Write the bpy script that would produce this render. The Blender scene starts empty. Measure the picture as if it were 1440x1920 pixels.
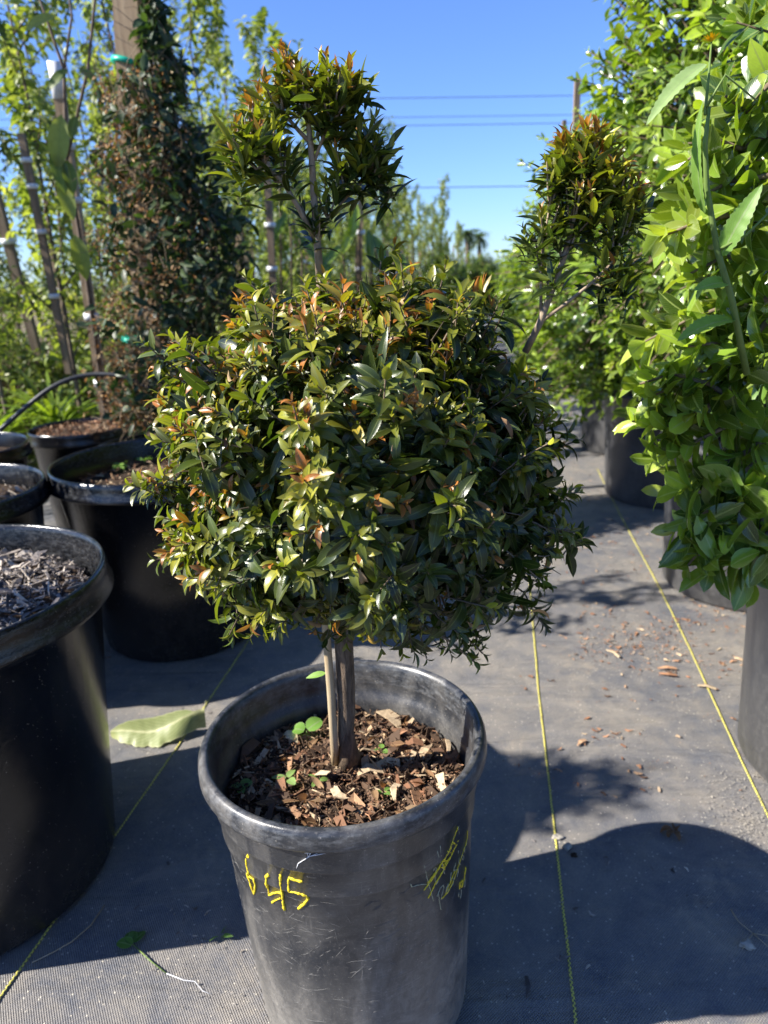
import bpy, math, random
import numpy as np
from math import radians, pi, sin, cos, tan, atan2, sqrt
from mathutils import Vector, Matrix
R_ = np.random.default_rng(7); random.seed(7)
scene = bpy.context.scene
col = scene.collection
# ------------------------------------------------------------- camera
CAMZ = 1.063; PITCH = 17.9; ROLL = -2.2; FPX = 1350.0
cd = bpy.data.cameras.new('camera'); cam = bpy.data.objects.new('camera', cd); col.objects.link(cam)
cd.sensor_fit = 'HORIZONTAL'; cd.sensor_width = 36; cd.lens = FPX / 1440 * 36
cd.clip_start = 0.02; cd.clip_end = 2000
cd.dof.use_dof = True; cd.dof.focus_distance = 0.76; cd.dof.aperture_fstop = 8.5
Rm = Matrix.Rotation(radians(90 - PITCH), 3, 'X') @ Matrix.Rotation(radians(ROLL), 3, 'Z')
cam.matrix_world = Matrix.Translation((0, 0, CAMZ)) @ Rm.to_4x4()
scene.camera = cam
# ------------------------------------------------------------- light
SUN_EL = radians(37); SUN_DIR = Vector((-cos(SUN_EL) * cos(radians(11.5)), -cos(SUN_EL) * sin(radians(11.5)), sin(SUN_EL)))
w = bpy.data.worlds.new('World'); scene.world = w; w.use_nodes = True
nt = w.node_tree; nt.nodes.clear()
sky = nt.nodes.new('ShaderNodeTexSky'); sky.sky_type = 'NISHITA'; sky.sun_disc = False
sky.sun_elevation = SUN_EL; sky.sun_rotation = atan2(SUN_DIR.x, SUN_DIR.y)
sky.air_density = 1.0; sky.dust_density = 0.3; sky.ozone_density = 2.5; sky.altitude = 100
bg = nt.nodes.new('ShaderNodeBackground'); bg.inputs['Strength'].default_value = 0.09
wo = nt.nodes.new('ShaderNodeOutputWorld')
tnt = nt.nodes.new('ShaderNodeMix'); tnt.data_type = 'RGBA'; tnt.blend_type = 'MULTIPLY'; tnt.inputs[0].default_value = 1; tnt.inputs[7].default_value = (0.50, 0.645, 0.98, 1)
nt.links.new(sky.outputs[0], tnt.inputs[6]); nt.links.new(tnt.outputs[2], bg.inputs[0]); nt.links.new(bg.outputs[0], wo.inputs[0])
sl = bpy.data.lights.new('sun', 'SUN'); sl.energy = 4.9; sl.angle = radians(0.53); sl.color = (1, 0.945, 0.86)
so = bpy.data.objects.new('sun', sl); col.objects.link(so); so.rotation_euler = SUN_DIR.to_track_quat('Z', 'Y').to_euler()
vs = scene.view_settings; vs.view_transform = 'Standard'; vs.look = 'None'; vs.exposure = 1.46; vs.gamma = 1
scene.render.film_transparent = False
try:
    scene.cycles.use_denoising = True; scene.cycles.max_bounces = 6; scene.cycles.transparent_max_bounces = 6
    scene.cycles.caustics_reflective = False; scene.cycles.caustics_refractive = False
    scene.cycles.sample_clamp_indirect = 6
except Exception: pass

# ------------------------------------------------------------- pixel helpers (photo pixels -> world points)
CP = Vector((0, 0, CAMZ))
def ray(x, y): return Rm @ Vector(((x - 720) / FPX, -(y - 960) / FPX, -1))
def G(x, y, h=0.0):
    r = ray(x, y); return CP + r * ((h - CAMZ) / r.z)
def AT(x, y, d):
    r = ray(x, y); return CP + r * (d / r.y)

# ------------------------------------------------------------- object helpers
def tag(o, label=None, cat=None, group=None, kind=None):
    if label: o['label'] = label
    if cat: o['category'] = cat
    if group: o['group'] = group
    if kind: o['kind'] = kind
    return o
def empty(name, loc=(0, 0, 0), rz=0, **k):
    o = bpy.data.objects.new(name, None); col.objects.link(o); o.empty_display_size = 0.05
    o.location = loc; o.rotation_euler = (0, 0, rz); return tag(o, **k)
def link(name, me, mats, parent=None, **k):
    for m in (mats if isinstance(mats, (list, tuple)) else [mats]): me.materials.append(m)
    o = bpy.data.objects.new(name, me); col.objects.link(o)
    if parent is not None: o.parent = parent
    return tag(o, **k)
def copy_tree(o, parent=None):
    c = o.copy(); col.objects.link(c)
    if parent is not None: c.parent = parent
    for ch in list(o.children): copy_tree(ch, c)
    return c
def raw_mesh(name, V, Fq, smooth=True, tone=None, uv=None):
    """V (n,3), Fq (m,k) faces of k corners; tone (n,4) point colour; uv (n,2)"""
    V = np.asarray(V, np.float32); Fq = np.asarray(Fq, np.int32)
    me = bpy.data.meshes.new(name); n, (m, k) = len(V), Fq.shape
    me.vertices.add(n); me.vertices.foreach_set('co', V.ravel())
    me.loops.add(m * k); me.loops.foreach_set('vertex_index', Fq.ravel())
    me.polygons.add(m); me.polygons.foreach_set('loop_start', np.arange(0, m * k, k, dtype=np.int32))
    me.polygons.foreach_set('loop_total', np.full(m, k, np.int32))
    me.polygons.foreach_set('use_smooth', np.full(m, bool(smooth)))
    if tone is not None:
        a = me.attributes.new('tone', 'FLOAT_COLOR', 'POINT'); a.data.foreach_set('color', np.asarray(tone, np.float32).ravel())
    if uv is not None:
        u = me.uv_layers.new(name='UVMap'); u.data.foreach_set('uv', np.asarray(uv, np.float32)[Fq.ravel()].ravel())
    me.update(calc_edges=True); me.validate(); return me
def nrm(a): return a / np.maximum(np.linalg.norm(a, axis=-1, keepdims=True), 1e-9)
def rvec(n): return nrm(R_.normal(size=(n, 3)))

# ---- leaves -------------------------------------------------
SHAPES = {
 'lance': lambda t: np.sin(pi * t ** 0.88) ** 0.75 * (1 - 0.18 * t),
 'oval':  lambda t: np.sin(pi * t ** 0.92) ** 0.75,
 'drop':  lambda t: np.sin(pi * t ** 0.62) ** 0.9,
 'strap': lambda t: (1 - t ** 3) * 0.95 + 0.02,
 'heart': lambda t: np.sin(pi * np.clip(t * 0.95 + 0.03, 0, 1) ** 0.8) ** 0.5,
}
class Leaves:
    def __init__(s, shape='lance', rows=6): s.shape, s.rows, s.b = shape, rows, []
    def add(s, P, D, N, L, W, curl, fold, age, rnd=None):
        n = len(P)
        if n == 0: return
        bc = lambda a: np.broadcast_to(np.asarray(a, float), (n,)).copy()
        s.b.append((P, nrm(D), N, bc(L), bc(W), bc(curl), bc(fold), bc(age), R_.random(n) if rnd is None else bc(rnd)))
    def mesh(s, name):
        P, D, N, L, W, C, Fo, A, Rn = [np.concatenate(x) for x in zip(*s.b)]
        N = nrm(N - (N * D).sum(1, keepdims=True) * D); S = np.cross(D, N); r = s.rows; n = len(P)
        t = np.linspace(0, 1, r); wp = SHAPES[s.shape](t); wp = np.maximum(wp, 0.03)
        C = np.where(np.abs(C) < 1e-3, 1e-3, C)
        ct = C[:, None] * t[None]
        X = np.sin(ct) / C[:, None] * L[:, None]; Z = -(1 - np.cos(ct)) / C[:, None] * L[:, None]
        Tn = -np.sin(ct); Tc = np.cos(ct)
        V = np.zeros((n, r, 3, 3)); 
        tw = R_.normal(0, 0.25, n)[:, None] * t[None]
        for j, sg in enumerate((-1, 0, 1)):
            hw = W[:, None] * 0.5 * wp[None] * sg
            up = abs(sg) * Fo[:, None] * W[:, None] * 0.5 * wp[None] + tw * hw * 0.8
            nx = X + up * (-Tn); nz = Z + up * Tc
            V[:, :, j] = P[:, None] + D[:, None] * nx[..., None] + N[:, None] * nz[..., None] + S[:, None] * hw[..., None]
        base = (np.arange(n) * r * 3)[:, None]
        f = []
        for i in range(r - 1):
            for j in range(2):
                a = i * 3 + j; f.append([a, a + 1, a + 4, a + 3])
        f = np.array(f); Fq = (base[:, :, None] + f[None]).reshape(-1, 4)
        tone = np.zeros((n, r * 3, 4)); tone[..., 0] = A[:, None]; tone[..., 1] = Rn[:, None]; tone[..., 3] = 1
        uv = np.zeros((n, r, 3, 2)); uv[..., 0] = np.array([0, .5, 1])[None, None]; uv[..., 1] = t[None, :, None]
        return raw_mesh(name, V.reshape(-1, 3), Fq, True, tone.reshape(-1, 4), uv.reshape(-1, 2))
def perp(A):
    h = np.where(np.abs(A[:, 2:3]) < 0.9, np.array([[0, 0, 1.0]]), np.array([[1.0, 0, 0]]))
    U = nrm(np.cross(A, h)); return U, np.cross(A, U)
def shoots(lv, tips, axes, npair, spacing, L, W, inc0=18, inc1=75, curl=(0.2, 0.9), fold=0.35, young=0.5, lmin=0.35, opposite=True, droop=0.0, youngvar=0.5, grow=3.0):
    n = len(tips); axes = nrm(axes); U, Vv = perp(axes); phi = R_.random(n) * 2 * pi
    ys = np.clip(young + R_.normal(0, youngvar * 0.5, n), 0, 1); sc = R_.uniform(0.75, 1.2, n)
    for k in range(npair):
        f = min(1.0, (k + 0.3) / grow); 
        for side in ((0, pi) if opposite else (0,)):
            ph = phi + (k * pi / 2 if opposite else k * 2.4) + side + R_.normal(0, 0.25, n)
            inc = np.radians(inc0 + (inc1 - inc0) * min(1, k / max(1, npair - 1)) + R_.normal(0, 10, n))
            out = U * np.cos(ph)[:, None] + Vv * np.sin(ph)[:, None]
            D = axes * np.cos(inc)[:, None] + out * np.sin(inc)[:, None]; D[:, 2] -= droop; D = nrm(D)
            P = tips - axes * (k * spacing * sc)[:, None]
            N = axes + R_.normal(0, 0.2, (n, 3)) + np.array([0, 0, 0.15])
            ll = L * (lmin + (1 - lmin) * f) * sc * R_.uniform(0.75, 1.15, n)
            age = np.clip(ys * (1 - k / npair) * 1.35, 0, 1)
            lv.add(P, D, N, ll, ll * W * R_.uniform(0.85, 1.15, n), R_.uniform(curl[0], curl[1], n), fold, age)
# ---- tubes ------------------------------------------------
class Tubes:
    def __init__(s): s.V, s.F, s.T, s.n = [], [], [], 0
    def path(s, pts, rad, sides=8, tone=0.5, flat=1.0, cap=True):
        pts = [Vector(p) for p in pts]; m = len(pts)
        rad = [rad] * m if not hasattr(rad, '__len__') else rad
        if len(rad) != m: rad = np.interp(np.linspace(0, 1, m), np.linspace(0, 1, len(rad)), rad)
        prev = None; rings = []
        for i in range(m):
            d = (pts[min(i + 1, m - 1)] - pts[max(i - 1, 0)]).normalized()
            if prev is None: u = d.orthogonal().normalized()
            else: u = (prev - d * prev.dot(d)); u = u.normalized() if u.length > 1e-6 else d.orthogonal().normalized()
            prev = u; v = d.cross(u)
            rings.append([pts[i] + (u * cos(a) + v * sin(a) * flat) * rad[i] for a in [2 * pi * k / sides for k in range(sides)]])
        b = s.n
        for r in rings: s.V.extend([tuple(p) for p in r])
        s.n += m * sides
        for i in range(m - 1):
            for k in range(sides):
                s.F.append((b + i * sides + k, b + i * sides + (k + 1) % sides, b + (i + 1) * sides + (k + 1) % sides, b + (i + 1) * sides + k))
        if cap:
            for i, p in ((0, pts[0]), (m - 1, pts[-1])):
                s.V.append(tuple(p)); c = s.n; s.n += 1
                for k in range(0, sides, 1): 
                    q = (b + i * sides + k, b + i * sides + (k + 1) % sides)
                    s.F.append((c, q[1], q[0], q[0]) if i == 0 else (c, q[0], q[1], q[1]))
        s.T.extend([tone] * (s.n - b))
    def sticks(s, A, B, ra, rb, tone=0.5):
        """many straight 3-sided sticks with a slight sag"""
        A = np.asarray(A); B = np.asarray(B); n = len(A)
        if n == 0: return
        D = nrm(B - A); U, Vv = perp(D)
        M = (A + B) / 2 + R_.normal(0, 0.04, (n, 3)) * np.linalg.norm(B - A, axis=1, keepdims=True)
        V = np.zeros((n, 9, 3))
        for j, (C, r) in enumerate(((A, ra), (M, (ra + rb) / 2), (B, rb))):
            for k in range(3): V[:, j * 3 + k] = C + (U * cos(2.094 * k) + Vv * sin(2.094 * k)) * r
        f = np.array([[j * 3 + k, j * 3 + (k + 1) % 3, (j + 1) * 3 + (k + 1) % 3, (j + 1) * 3 + k] for j in range(2) for k in range(3)])
        Fq = ((np.arange(n) * 9)[:, None, None] + f[None]).reshape(-1, 4) + s.n
        s.V.extend(map(tuple, V.reshape(-1, 3))); s.F.extend(map(tuple, Fq)); s.n += n * 9; s.T.extend([tone] * (n * 9))
    def mesh(s, name):
        me = bpy.data.meshes.new(name)
        me.from_pydata(s.V, [], [tuple(dict.fromkeys(int(q) for q in f)) for f in s.F])
        me.polygons.foreach_set('use_smooth', np.ones(len(me.polygons), bool))
        a = me.attributes.new('tone', 'FLOAT_COLOR', 'POINT'); t = np.zeros((len(s.V), 4)); t[:, 0] = s.T; t[:, 1] = s.T; t[:, 3] = 1
        a.data.foreach_set('color', t.astype(np.float32).ravel()); me.update(); return me
# ---- chips: thin tapered boards, bent ----------------------
def chips_mesh(name, P, D, N, L, W, T, C, rnd):
    n = len(P); D = nrm(D); N = nrm(N - (N * D).sum(1, keepdims=True) * D); S = np.cross(D, N)
    V = np.zeros((n, 3, 4, 3))
    for i, t in enumerate((-0.5, 0, 0.5)):
        wv = (1.0 if i == 1 else R_.uniform(0.03, 0.6, n) if i == 0 else R_.uniform(0.6, 1.15, n)) * W * 0.5
        bend = (C * L * (0.25 - t * t) * 1.0)
        c = P + D * (L * t)[:, None] + N * bend[:, None]
        sh = R_.normal(0, 0.3, n) * W
        for k, (a, b) in enumerate(((-1, -1), (1, -1), (1, 1), (-1, 1))):
            V[:, i, k] = c + S * (a * wv + sh)[:, None] + N * (b * T * 0.5 + abs(a) * 0.0)[:, None]
    f = [[0, 1, 2, 3][::-1], [8, 9, 10, 11]]
    for i in range(2):
        for k in range(4): f.append([i * 4 + k, i * 4 + (k + 1) % 4, i * 4 + 4 + (k + 1) % 4, i * 4 + 4 + k])
    Fq = ((np.arange(n) * 12)[:, None, None] + np.array(f)[None]).reshape(-1, 4)
    tone = np.zeros((n, 12, 4)); tone[..., 0] = rnd[:, None]; tone[..., 1] = R_.random(n)[:, None]; tone[..., 3] = 1
    return raw_mesh(name, V.reshape(-1, 3), Fq, False, tone.reshape(-1, 4))
# ---- lathe ---------------------------------------------------
def lathe(name, prof, seg=72, wob=0.0):
    V = []; F = []
    ph = random.random() * 6
    for r, z in prof:
        for k in range(seg):
            a = 2 * pi * k / seg; rr = r * (1 + wob * sin(2 * a + ph) * (z / max(0.01, prof_h(prof))))
            V.append((rr * cos(a), rr * sin(a), z))
    for i in range(len(prof) - 1):
        for k in range(seg): F.append((i * seg + k, i * seg + (k + 1) % seg, (i + 1) * seg + (k + 1) % seg, (i + 1) * seg + k))
    return raw_mesh(name, V, F, True)
def prof_h(p): return max(z for _, z in p)
# ------------------------------------------------------------- materials
def new_mat(name):
    m = bpy.data.materials.new(name); m.use_nodes = True; t = m.node_tree; t.nodes.clear()
    out = t.nodes.new('ShaderNodeOutputMaterial'); return m, t, out
def N_(t, typ, **k):
    n = t.nodes.new(typ)
    for a, v in k.items(): setattr(n, a, v)
    return n
def ramp(t, src, stops, interp='LINEAR'):
    r = t.nodes.new('ShaderNodeValToRGB'); r.color_ramp.interpolation = interp; el = r.color_ramp.elements
    while len(el) < len(stops): el.new(0.5)
    for e, (p, c) in zip(el, stops): e.position = p; e.color = c if len(c) == 4 else (*c, 1)
    t.links.new(src, r.inputs[0]); return r.outputs[0]
def mixc(t, f, a, b, mode='MIX'):
    m = t.nodes.new('ShaderNodeMix'); m.data_type = 'RGBA'; m.blend_type = mode; m.clamp_factor = True
    for i, v in ((0, f), (6, a), (7, b)):
        if hasattr(v, 'is_output'): t.links.new(v, m.inputs[i])
        else: m.inputs[i].default_value = v if i == 0 else ((*v, 1) if len(v) == 3 else v)
    return m.outputs[2]
def math_(t, op, a, b=0.0, c=None):
    m = t.nodes.new('ShaderNodeMath'); m.operation = op
    for i, v in enumerate((a, b) if c is None else (a, b, c)):
        if hasattr(v, 'is_output'): t.links.new(v, m.inputs[i])
        else: m.inputs[i].default_value = v
    return m.outputs[0]
def noise(t, scale, detail=3, rough=0.55, vec=None, dist=0.0, w=None):
    n = t.nodes.new('ShaderNodeTexNoise'); n.inputs['Scale'].default_value = scale; n.inputs['Detail'].default_value = detail
    n.inputs['Roughness'].default_value = rough; n.inputs['Distortion'].default_value = dist
    if vec is not None: t.links.new(vec, n.inputs['Vector'])
    return n.outputs[0]
def coords(t, scale=(1, 1, 1), kind='Object', rot=(0, 0, 0)):
    tc = t.nodes.new('ShaderNodeTexCoord'); mp = t.nodes.new('ShaderNodeMapping'); mp.inputs['Scale'].default_value = scale
    mp.inputs['Rotation'].default_value = rot; t.links.new(tc.outputs[kind], mp.inputs[0]); return mp.outputs[0]
def bump(t, h, strength=0.3, dist=0.001):
    b = t.nodes.new('ShaderNodeBump'); b.inputs['Strength'].default_value = strength; b.inputs['Distance'].default_value = dist
    t.links.new(h, b.inputs['Height']); return b.outputs[0]
def principled(t, out, color, rough=0.5, spec=0.5, normal=None, metal=0.0):
    p = t.nodes.new('ShaderNodeBsdfPrincipled')
    for k, v in (('Base Color', color), ('Roughness', rough), ('Specular IOR Level', spec), ('Metallic', metal)):
        if hasattr(v, 'is_output'): t.links.new(v, p.inputs[k])
        else: p.inputs[k].default_value = (*v, 1) if k == 'Base Color' and len(v) == 3 else v
    if normal is not None: t.links.new(normal, p.inputs['Normal'])
    if out is not None: t.links.new(p.outputs[0], out.inputs[0])
    return p

def leaf_mat(name, old, mid, young, rib, trans=0.35, rough=0.32, spec=0.5, back=(1.3, 1.35, 1.2), tcol=(1.6, 1.9, 0.5), var=0.35):
    m, t, out = new_mat(name)
    a = N_(t, 'ShaderNodeAttribute', attribute_name='tone'); s = N_(t, 'ShaderNodeSeparateColor'); t.links.new(a.outputs[0], s.inputs[0])
    c = ramp(t, s.outputs[0], [(0.0, old), (0.28, mid), (0.70, young[0]), (0.86, young[0]), (1.0, young[1])])
    # leaf-to-leaf variation
    v = math_(t, 'MULTIPLY_ADD', s.outputs[1], var * 2, 1 - var)
    vc = N_(t, 'ShaderNodeCombineColor'); [t.links.new(v, vc.inputs[i]) for i in range(3)]
    c = mixc(t, 1.0, c, vc.outputs[0], 'MULTIPLY')
    uvn = N_(t, 'ShaderNodeUVMap'); sx = N_(t, 'ShaderNodeSeparateXYZ'); t.links.new(uvn.outputs[0], sx.inputs[0])
    d = math_(t, 'ABSOLUTE', math_(t, 'SUBTRACT', sx.outputs[0], 0.5))
    ribm = math_(t, 'LESS_THAN', d, 0.045)
    vein = math_(t, 'SINE', math_(t, 'MULTIPLY_ADD', sx.outputs[1], 75, math_(t, 'MULTIPLY', d, -55)))
    veinm = math_(t, 'MULTIPLY', math_(t, 'GREATER_THAN', vein, 0.8), 0.22)
    edge = math_(t, 'MULTIPLY', math_(t, 'GREATER_THAN', d, 0.465), 0.5)
    mk = math_(t, 'MAXIMUM', math_(t, 'MAXIMUM', math_(t, 'MULTIPLY', ribm, 0.75), veinm), edge)
    c = mixc(t, mk, c, rib)
    nz = noise(t, 60, 3, 0.65, coords(t))
    c = mixc(t, math_(t, 'MULTIPLY', ramp(t, nz, [(0.45, (0, 0, 0)), (0.7, (1, 1, 1))]), 0.25), c, tuple(x * 0.6 for x in mid))
    g = N_(t, 'ShaderNodeNewGeometry')
    cb = mixc(t, 1.0, c, (*back, 1), 'MULTIPLY'); cf = mixc(t, g.outputs['Backfacing'], c, cb)
    nb = bump(t, math_(t, 'ADD', math_(t, 'MULTIPLY', ribm, -1), math_(t, 'MULTIPLY', vein, 0.15)), 0.25, 0.0006)
    p = principled(t, None, cf, rough, spec, nb)
    tr = N_(t, 'ShaderNodeBsdfTranslucent'); tc = mixc(t, 1.0, c, (*tcol, 1), 'MULTIPLY'); t.links.new(tc, tr.inputs[0])
    mx = N_(t, 'ShaderNodeMixShader'); mx.inputs[0].default_value = trans
    t.links.new(p.outputs[0], mx.inputs[1]); t.links.new(tr.outputs[0], mx.inputs[2]); t.links.new(mx.outputs[0], out.inputs[0])
    return m
M = {}
M['topiary_leaf'] = leaf_mat('topiary_leaf', (0.010, 0.021, 0.007), (0.052, 0.074, 0.011), ((0.25, 0.24, 0.024), (0.32, 0.115, 0.028)), (0.13, 0.16, 0.045), trans=0.27, rough=0.31, spec=0.5, var=0.5)
M['shrub_leaf'] = leaf_mat('shrub_leaf', (0.034, 0.078, 0.010), (0.135, 0.215, 0.022), ((0.25, 0.34, 0.036), (0.33, 0.40, 0.06)), (0.28, 0.34, 0.10), trans=0.34, rough=0.24, spec=0.65, var=0.45, tcol=(1.7, 1.7, 0.5))
M['sapling_leaf'] = leaf_mat('sapling_leaf', (0.07, 0.115, 0.025), (0.15, 0.20, 0.04), ((0.24, 0.28, 0.07), (0.30, 0.32, 0.10)), (0.22, 0.27, 0.08), trans=0.45, rough=0.45, tcol=(1.6, 1.6, 0.6))
M['vine_leaf'] = leaf_mat('vine_leaf', (0.010, 0.026, 0.014), (0.022, 0.045, 0.018), ((0.05, 0.075, 0.025), (0.08, 0.10, 0.03)), (0.06, 0.085, 0.04), trans=0.2, rough=0.45, spec=0.35)
M['dry_leaf'] = leaf_mat('dry_leaf', (0.08, 0.042, 0.022), (0.18, 0.095, 0.045), ((0.34, 0.22, 0.12), (0.44, 0.35, 0.24)), (0.36, 0.24, 0.12), trans=0.25, rough=0.7, spec=0.2, tcol=(1.4, 1.0, 0.6))
M['weed_leaf'] = leaf_mat('weed_leaf', (0.06, 0.15, 0.02), (0.12, 0.25, 0.035), ((0.20, 0.34, 0.06), (0.34, 0.44, 0.20)), (0.28, 0.36, 0.16), trans=0.4, rough=0.5, tcol=(1.5, 1.7, 0.5))
M['fallen_leaf'] = leaf_mat('fallen_leaf', (0.20, 0.24, 0.09), (0.25, 0.29, 0.11), ((0.34, 0.35, 0.15), (0.4, 0.38, 0.2)), (0.52, 0.52, 0.28), trans=0.25, rough=0.5, tcol=(1.1, 1.1, 0.7), var=0.08)
def bark_mat(name, a, b, scale=(60, 60, 12), rough=0.85, bs=0.6, crack=True):
    m, t, out = new_mat(name); v = coords(t, scale)
    n = noise(t, 1.0, 5, 0.65, v, 0.6); n2 = noise(t, 5, 3, 0.6, coords(t))
    c = mixc(t, ramp(t, n, [(0.3, (0, 0, 0)), (0.7, (1, 1, 1))]), a, b)
    c = mixc(t, math_(t, 'MULTIPLY', n2, 0.35), c, tuple(x * 0.6 for x in a))
    principled(t, out, c, rough, 0.25, bump(t, n, bs, 0.004)); return m
M['bark'] = bark_mat('bark', (0.05, 0.035, 0.024), (0.24, 0.175, 0.12), (190, 190, 35), bs=1.0)
M['twig'] = bark_mat('twig', (0.12, 0.085, 0.055), (0.24, 0.19, 0.13), (90, 90, 90), bs=0.3)
M['pale_twig'] = bark_mat('pale_twig', (0.20, 0.15, 0.10), (0.40, 0.32, 0.22), (120, 120, 60), bs=0.3)
M['sapling_bark'] = bark_mat('sapling_bark', (0.09, 0.065, 0.05), (0.22, 0.17, 0.13), (40, 40, 20), bs=0.3)
M['wood'] = bark_mat('wood', (0.26, 0.18, 0.11), (0.46, 0.34, 0.21), (50, 50, 3), bs=0.25, rough=0.75)
M['old_wood'] = bark_mat('old_wood', (0.14, 0.10, 0.07), (0.30, 0.23, 0.16), (60, 60, 4), bs=0.3)
M['bamboo'] = bark_mat('bamboo', (0.32, 0.24, 0.14), (0.50, 0.40, 0.26), (120, 120, 5), bs=0.15, rough=0.5)
M['green_stem'] = bark_mat('green_stem', (0.10, 0.16, 0.04), (0.18, 0.25, 0.07), (80, 80, 20), bs=0.1, rough=0.5)

def plastic_mat(name, base, dust, amount=0.5, rough=0.36, low=0.0, height=0.5, scratch=0.4, rimz=None, rima=0.5):
    m, t, out = new_mat(name); v = coords(t)
    sep = N_(t, 'ShaderNodeSeparateXYZ'); t.links.new(v, sep.inputs[0])
    big = noise(t, 1.0, 5, 0.62, coords(t, (9, 9, 4.5)), 1.2); fine = noise(t, 260, 4, 0.75, v); med = noise(t, 34, 6, 0.75, v, 1.5)
    streak = noise(t, 1.0, 4, 0.65, coords(t, (70, 70, 5)), 0.3)
    lowm = ramp(t, math_(t, 'DIVIDE', sep.outputs[2], height), [(0.0, (1, 1, 1)), (0.14, (.7, .7, .7)), (0.5, (0, 0, 0))])
    d = math_(t, 'MULTIPLY', ramp(t, big, [(0.42, (.04, .04, .04)), (0.62, (1, 1, 1))]), amount)
    d = math_(t, 'ADD', d, math_(t, 'MULTIPLY', lowm, low))
    d = math_(t, 'MULTIPLY', d, ramp(t, med, [(0.30, (.35, .35, .35)), (0.66, (1, 1, 1))]))
    d = math_(t, 'MULTIPLY', d, math_(t, 'MULTIPLY_ADD', streak, 0.8, 0.6))
    s1 = noise(t, 1.0, 2, 0.5, coords(t, (16, 16, 620), rot=(0.35, 0.3, 0))); s2 = noise(t, 1.0, 2, 0.5, coords(t, (520, 520, 22), rot=(0.6, 0.1, 0.6))); s3 = noise(t, 1.0, 2, 0.5, coords(t, (24, 420, 420), rot=(0.2, 0.9, 0.4)))
    sm = math_(t, 'MAXIMUM', ramp(t, s1, [(0.63, (0, 0, 0)), (0.68, (1, 1, 1))]), ramp(t, s2, [(0.65, (0, 0, 0)), (0.70, (1, 1, 1))]))
    sm = math_(t, 'MAXIMUM', sm, ramp(t, s3, [(0.66, (0, 0, 0)), (0.71, (1, 1, 1))]))
    vo = N_(t, 'ShaderNodeTexVoronoi'); vo.inputs['Scale'].default_value = 130; t.links.new(v, vo.inputs['Vector'])
    spk = math_(t, 'MULTIPLY', math_(t, 'LESS_THAN', vo.outputs['Distance'], 0.11), math_(t, 'GREATER_THAN', med, 0.5))
    c = mixc(t, math_(t, 'MINIMUM', d, 0.95), base, dust)
    c = mixc(t, math_(t, 'MULTIPLY', math_(t, 'MULTIPLY', sm, ramp(t, big, [(0.45, (0, 0, 0)), (0.6, (1, 1, 1))])), scratch * 0.35), c, tuple(min(1, x * 1.6) for x in dust))
    c = mixc(t, math_(t, 'MULTIPLY', ramp(t, fine, [(0.55, (0, 0, 0)), (0.8, (1, 1, 1))]), 0.35 * min(1, amount * 1.6)), c, tuple(min(1, x * 1.8) for x in dust))
    c = mixc(t, math_(t, 'MULTIPLY', spk, 0.3), c, (0.5, 0.45, 0.38))
    if rimz:
        rm = math_(t, 'MULTIPLY', math_(t, 'GREATER_THAN', sep.outputs[2], rimz), ramp(t, noise(t, 1.0, 4, 0.7, coords(t, (60, 60, 160))), [(0.45, (0, 0, 0)), (0.68, (1, 1, 1))]))
        c = mixc(t, math_(t, 'MULTIPLY', rm, rima), c, (0.23, 0.24, 0.25))
    r = math_(t, 'MULTIPLY_ADD', math_(t, 'MINIMUM', d, 1.0), 0.35, rough)
    h = math_(t, 'ADD', math_(t, 'MULTIPLY', fine, 0.5), med)
    principled(t, out, c, r, 0.5, bump(t, h, 0.22, 0.002)); return m
M['grey_plastic'] = plastic_mat('grey_plastic', (0.016, 0.018, 0.022), (0.22, 0.205, 0.18), 0.46, 0.30, 1.0, 0.47, 0.55, 0.43, 0.28)
M['black_plastic'] = plastic_mat('black_plastic', (0.003, 0.0035, 0.005), (0.09, 0.083, 0.075), 0.10, 0.17, 0.30, 0.6, 0.22, 0.53, 0.14)
M['dusty_plastic'] = plastic_mat('dusty_plastic', (0.018, 0.020, 0.025), (0.10, 0.097, 0.094), 0.30, 0.34, 0.8, 0.6, 0.3)

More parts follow.
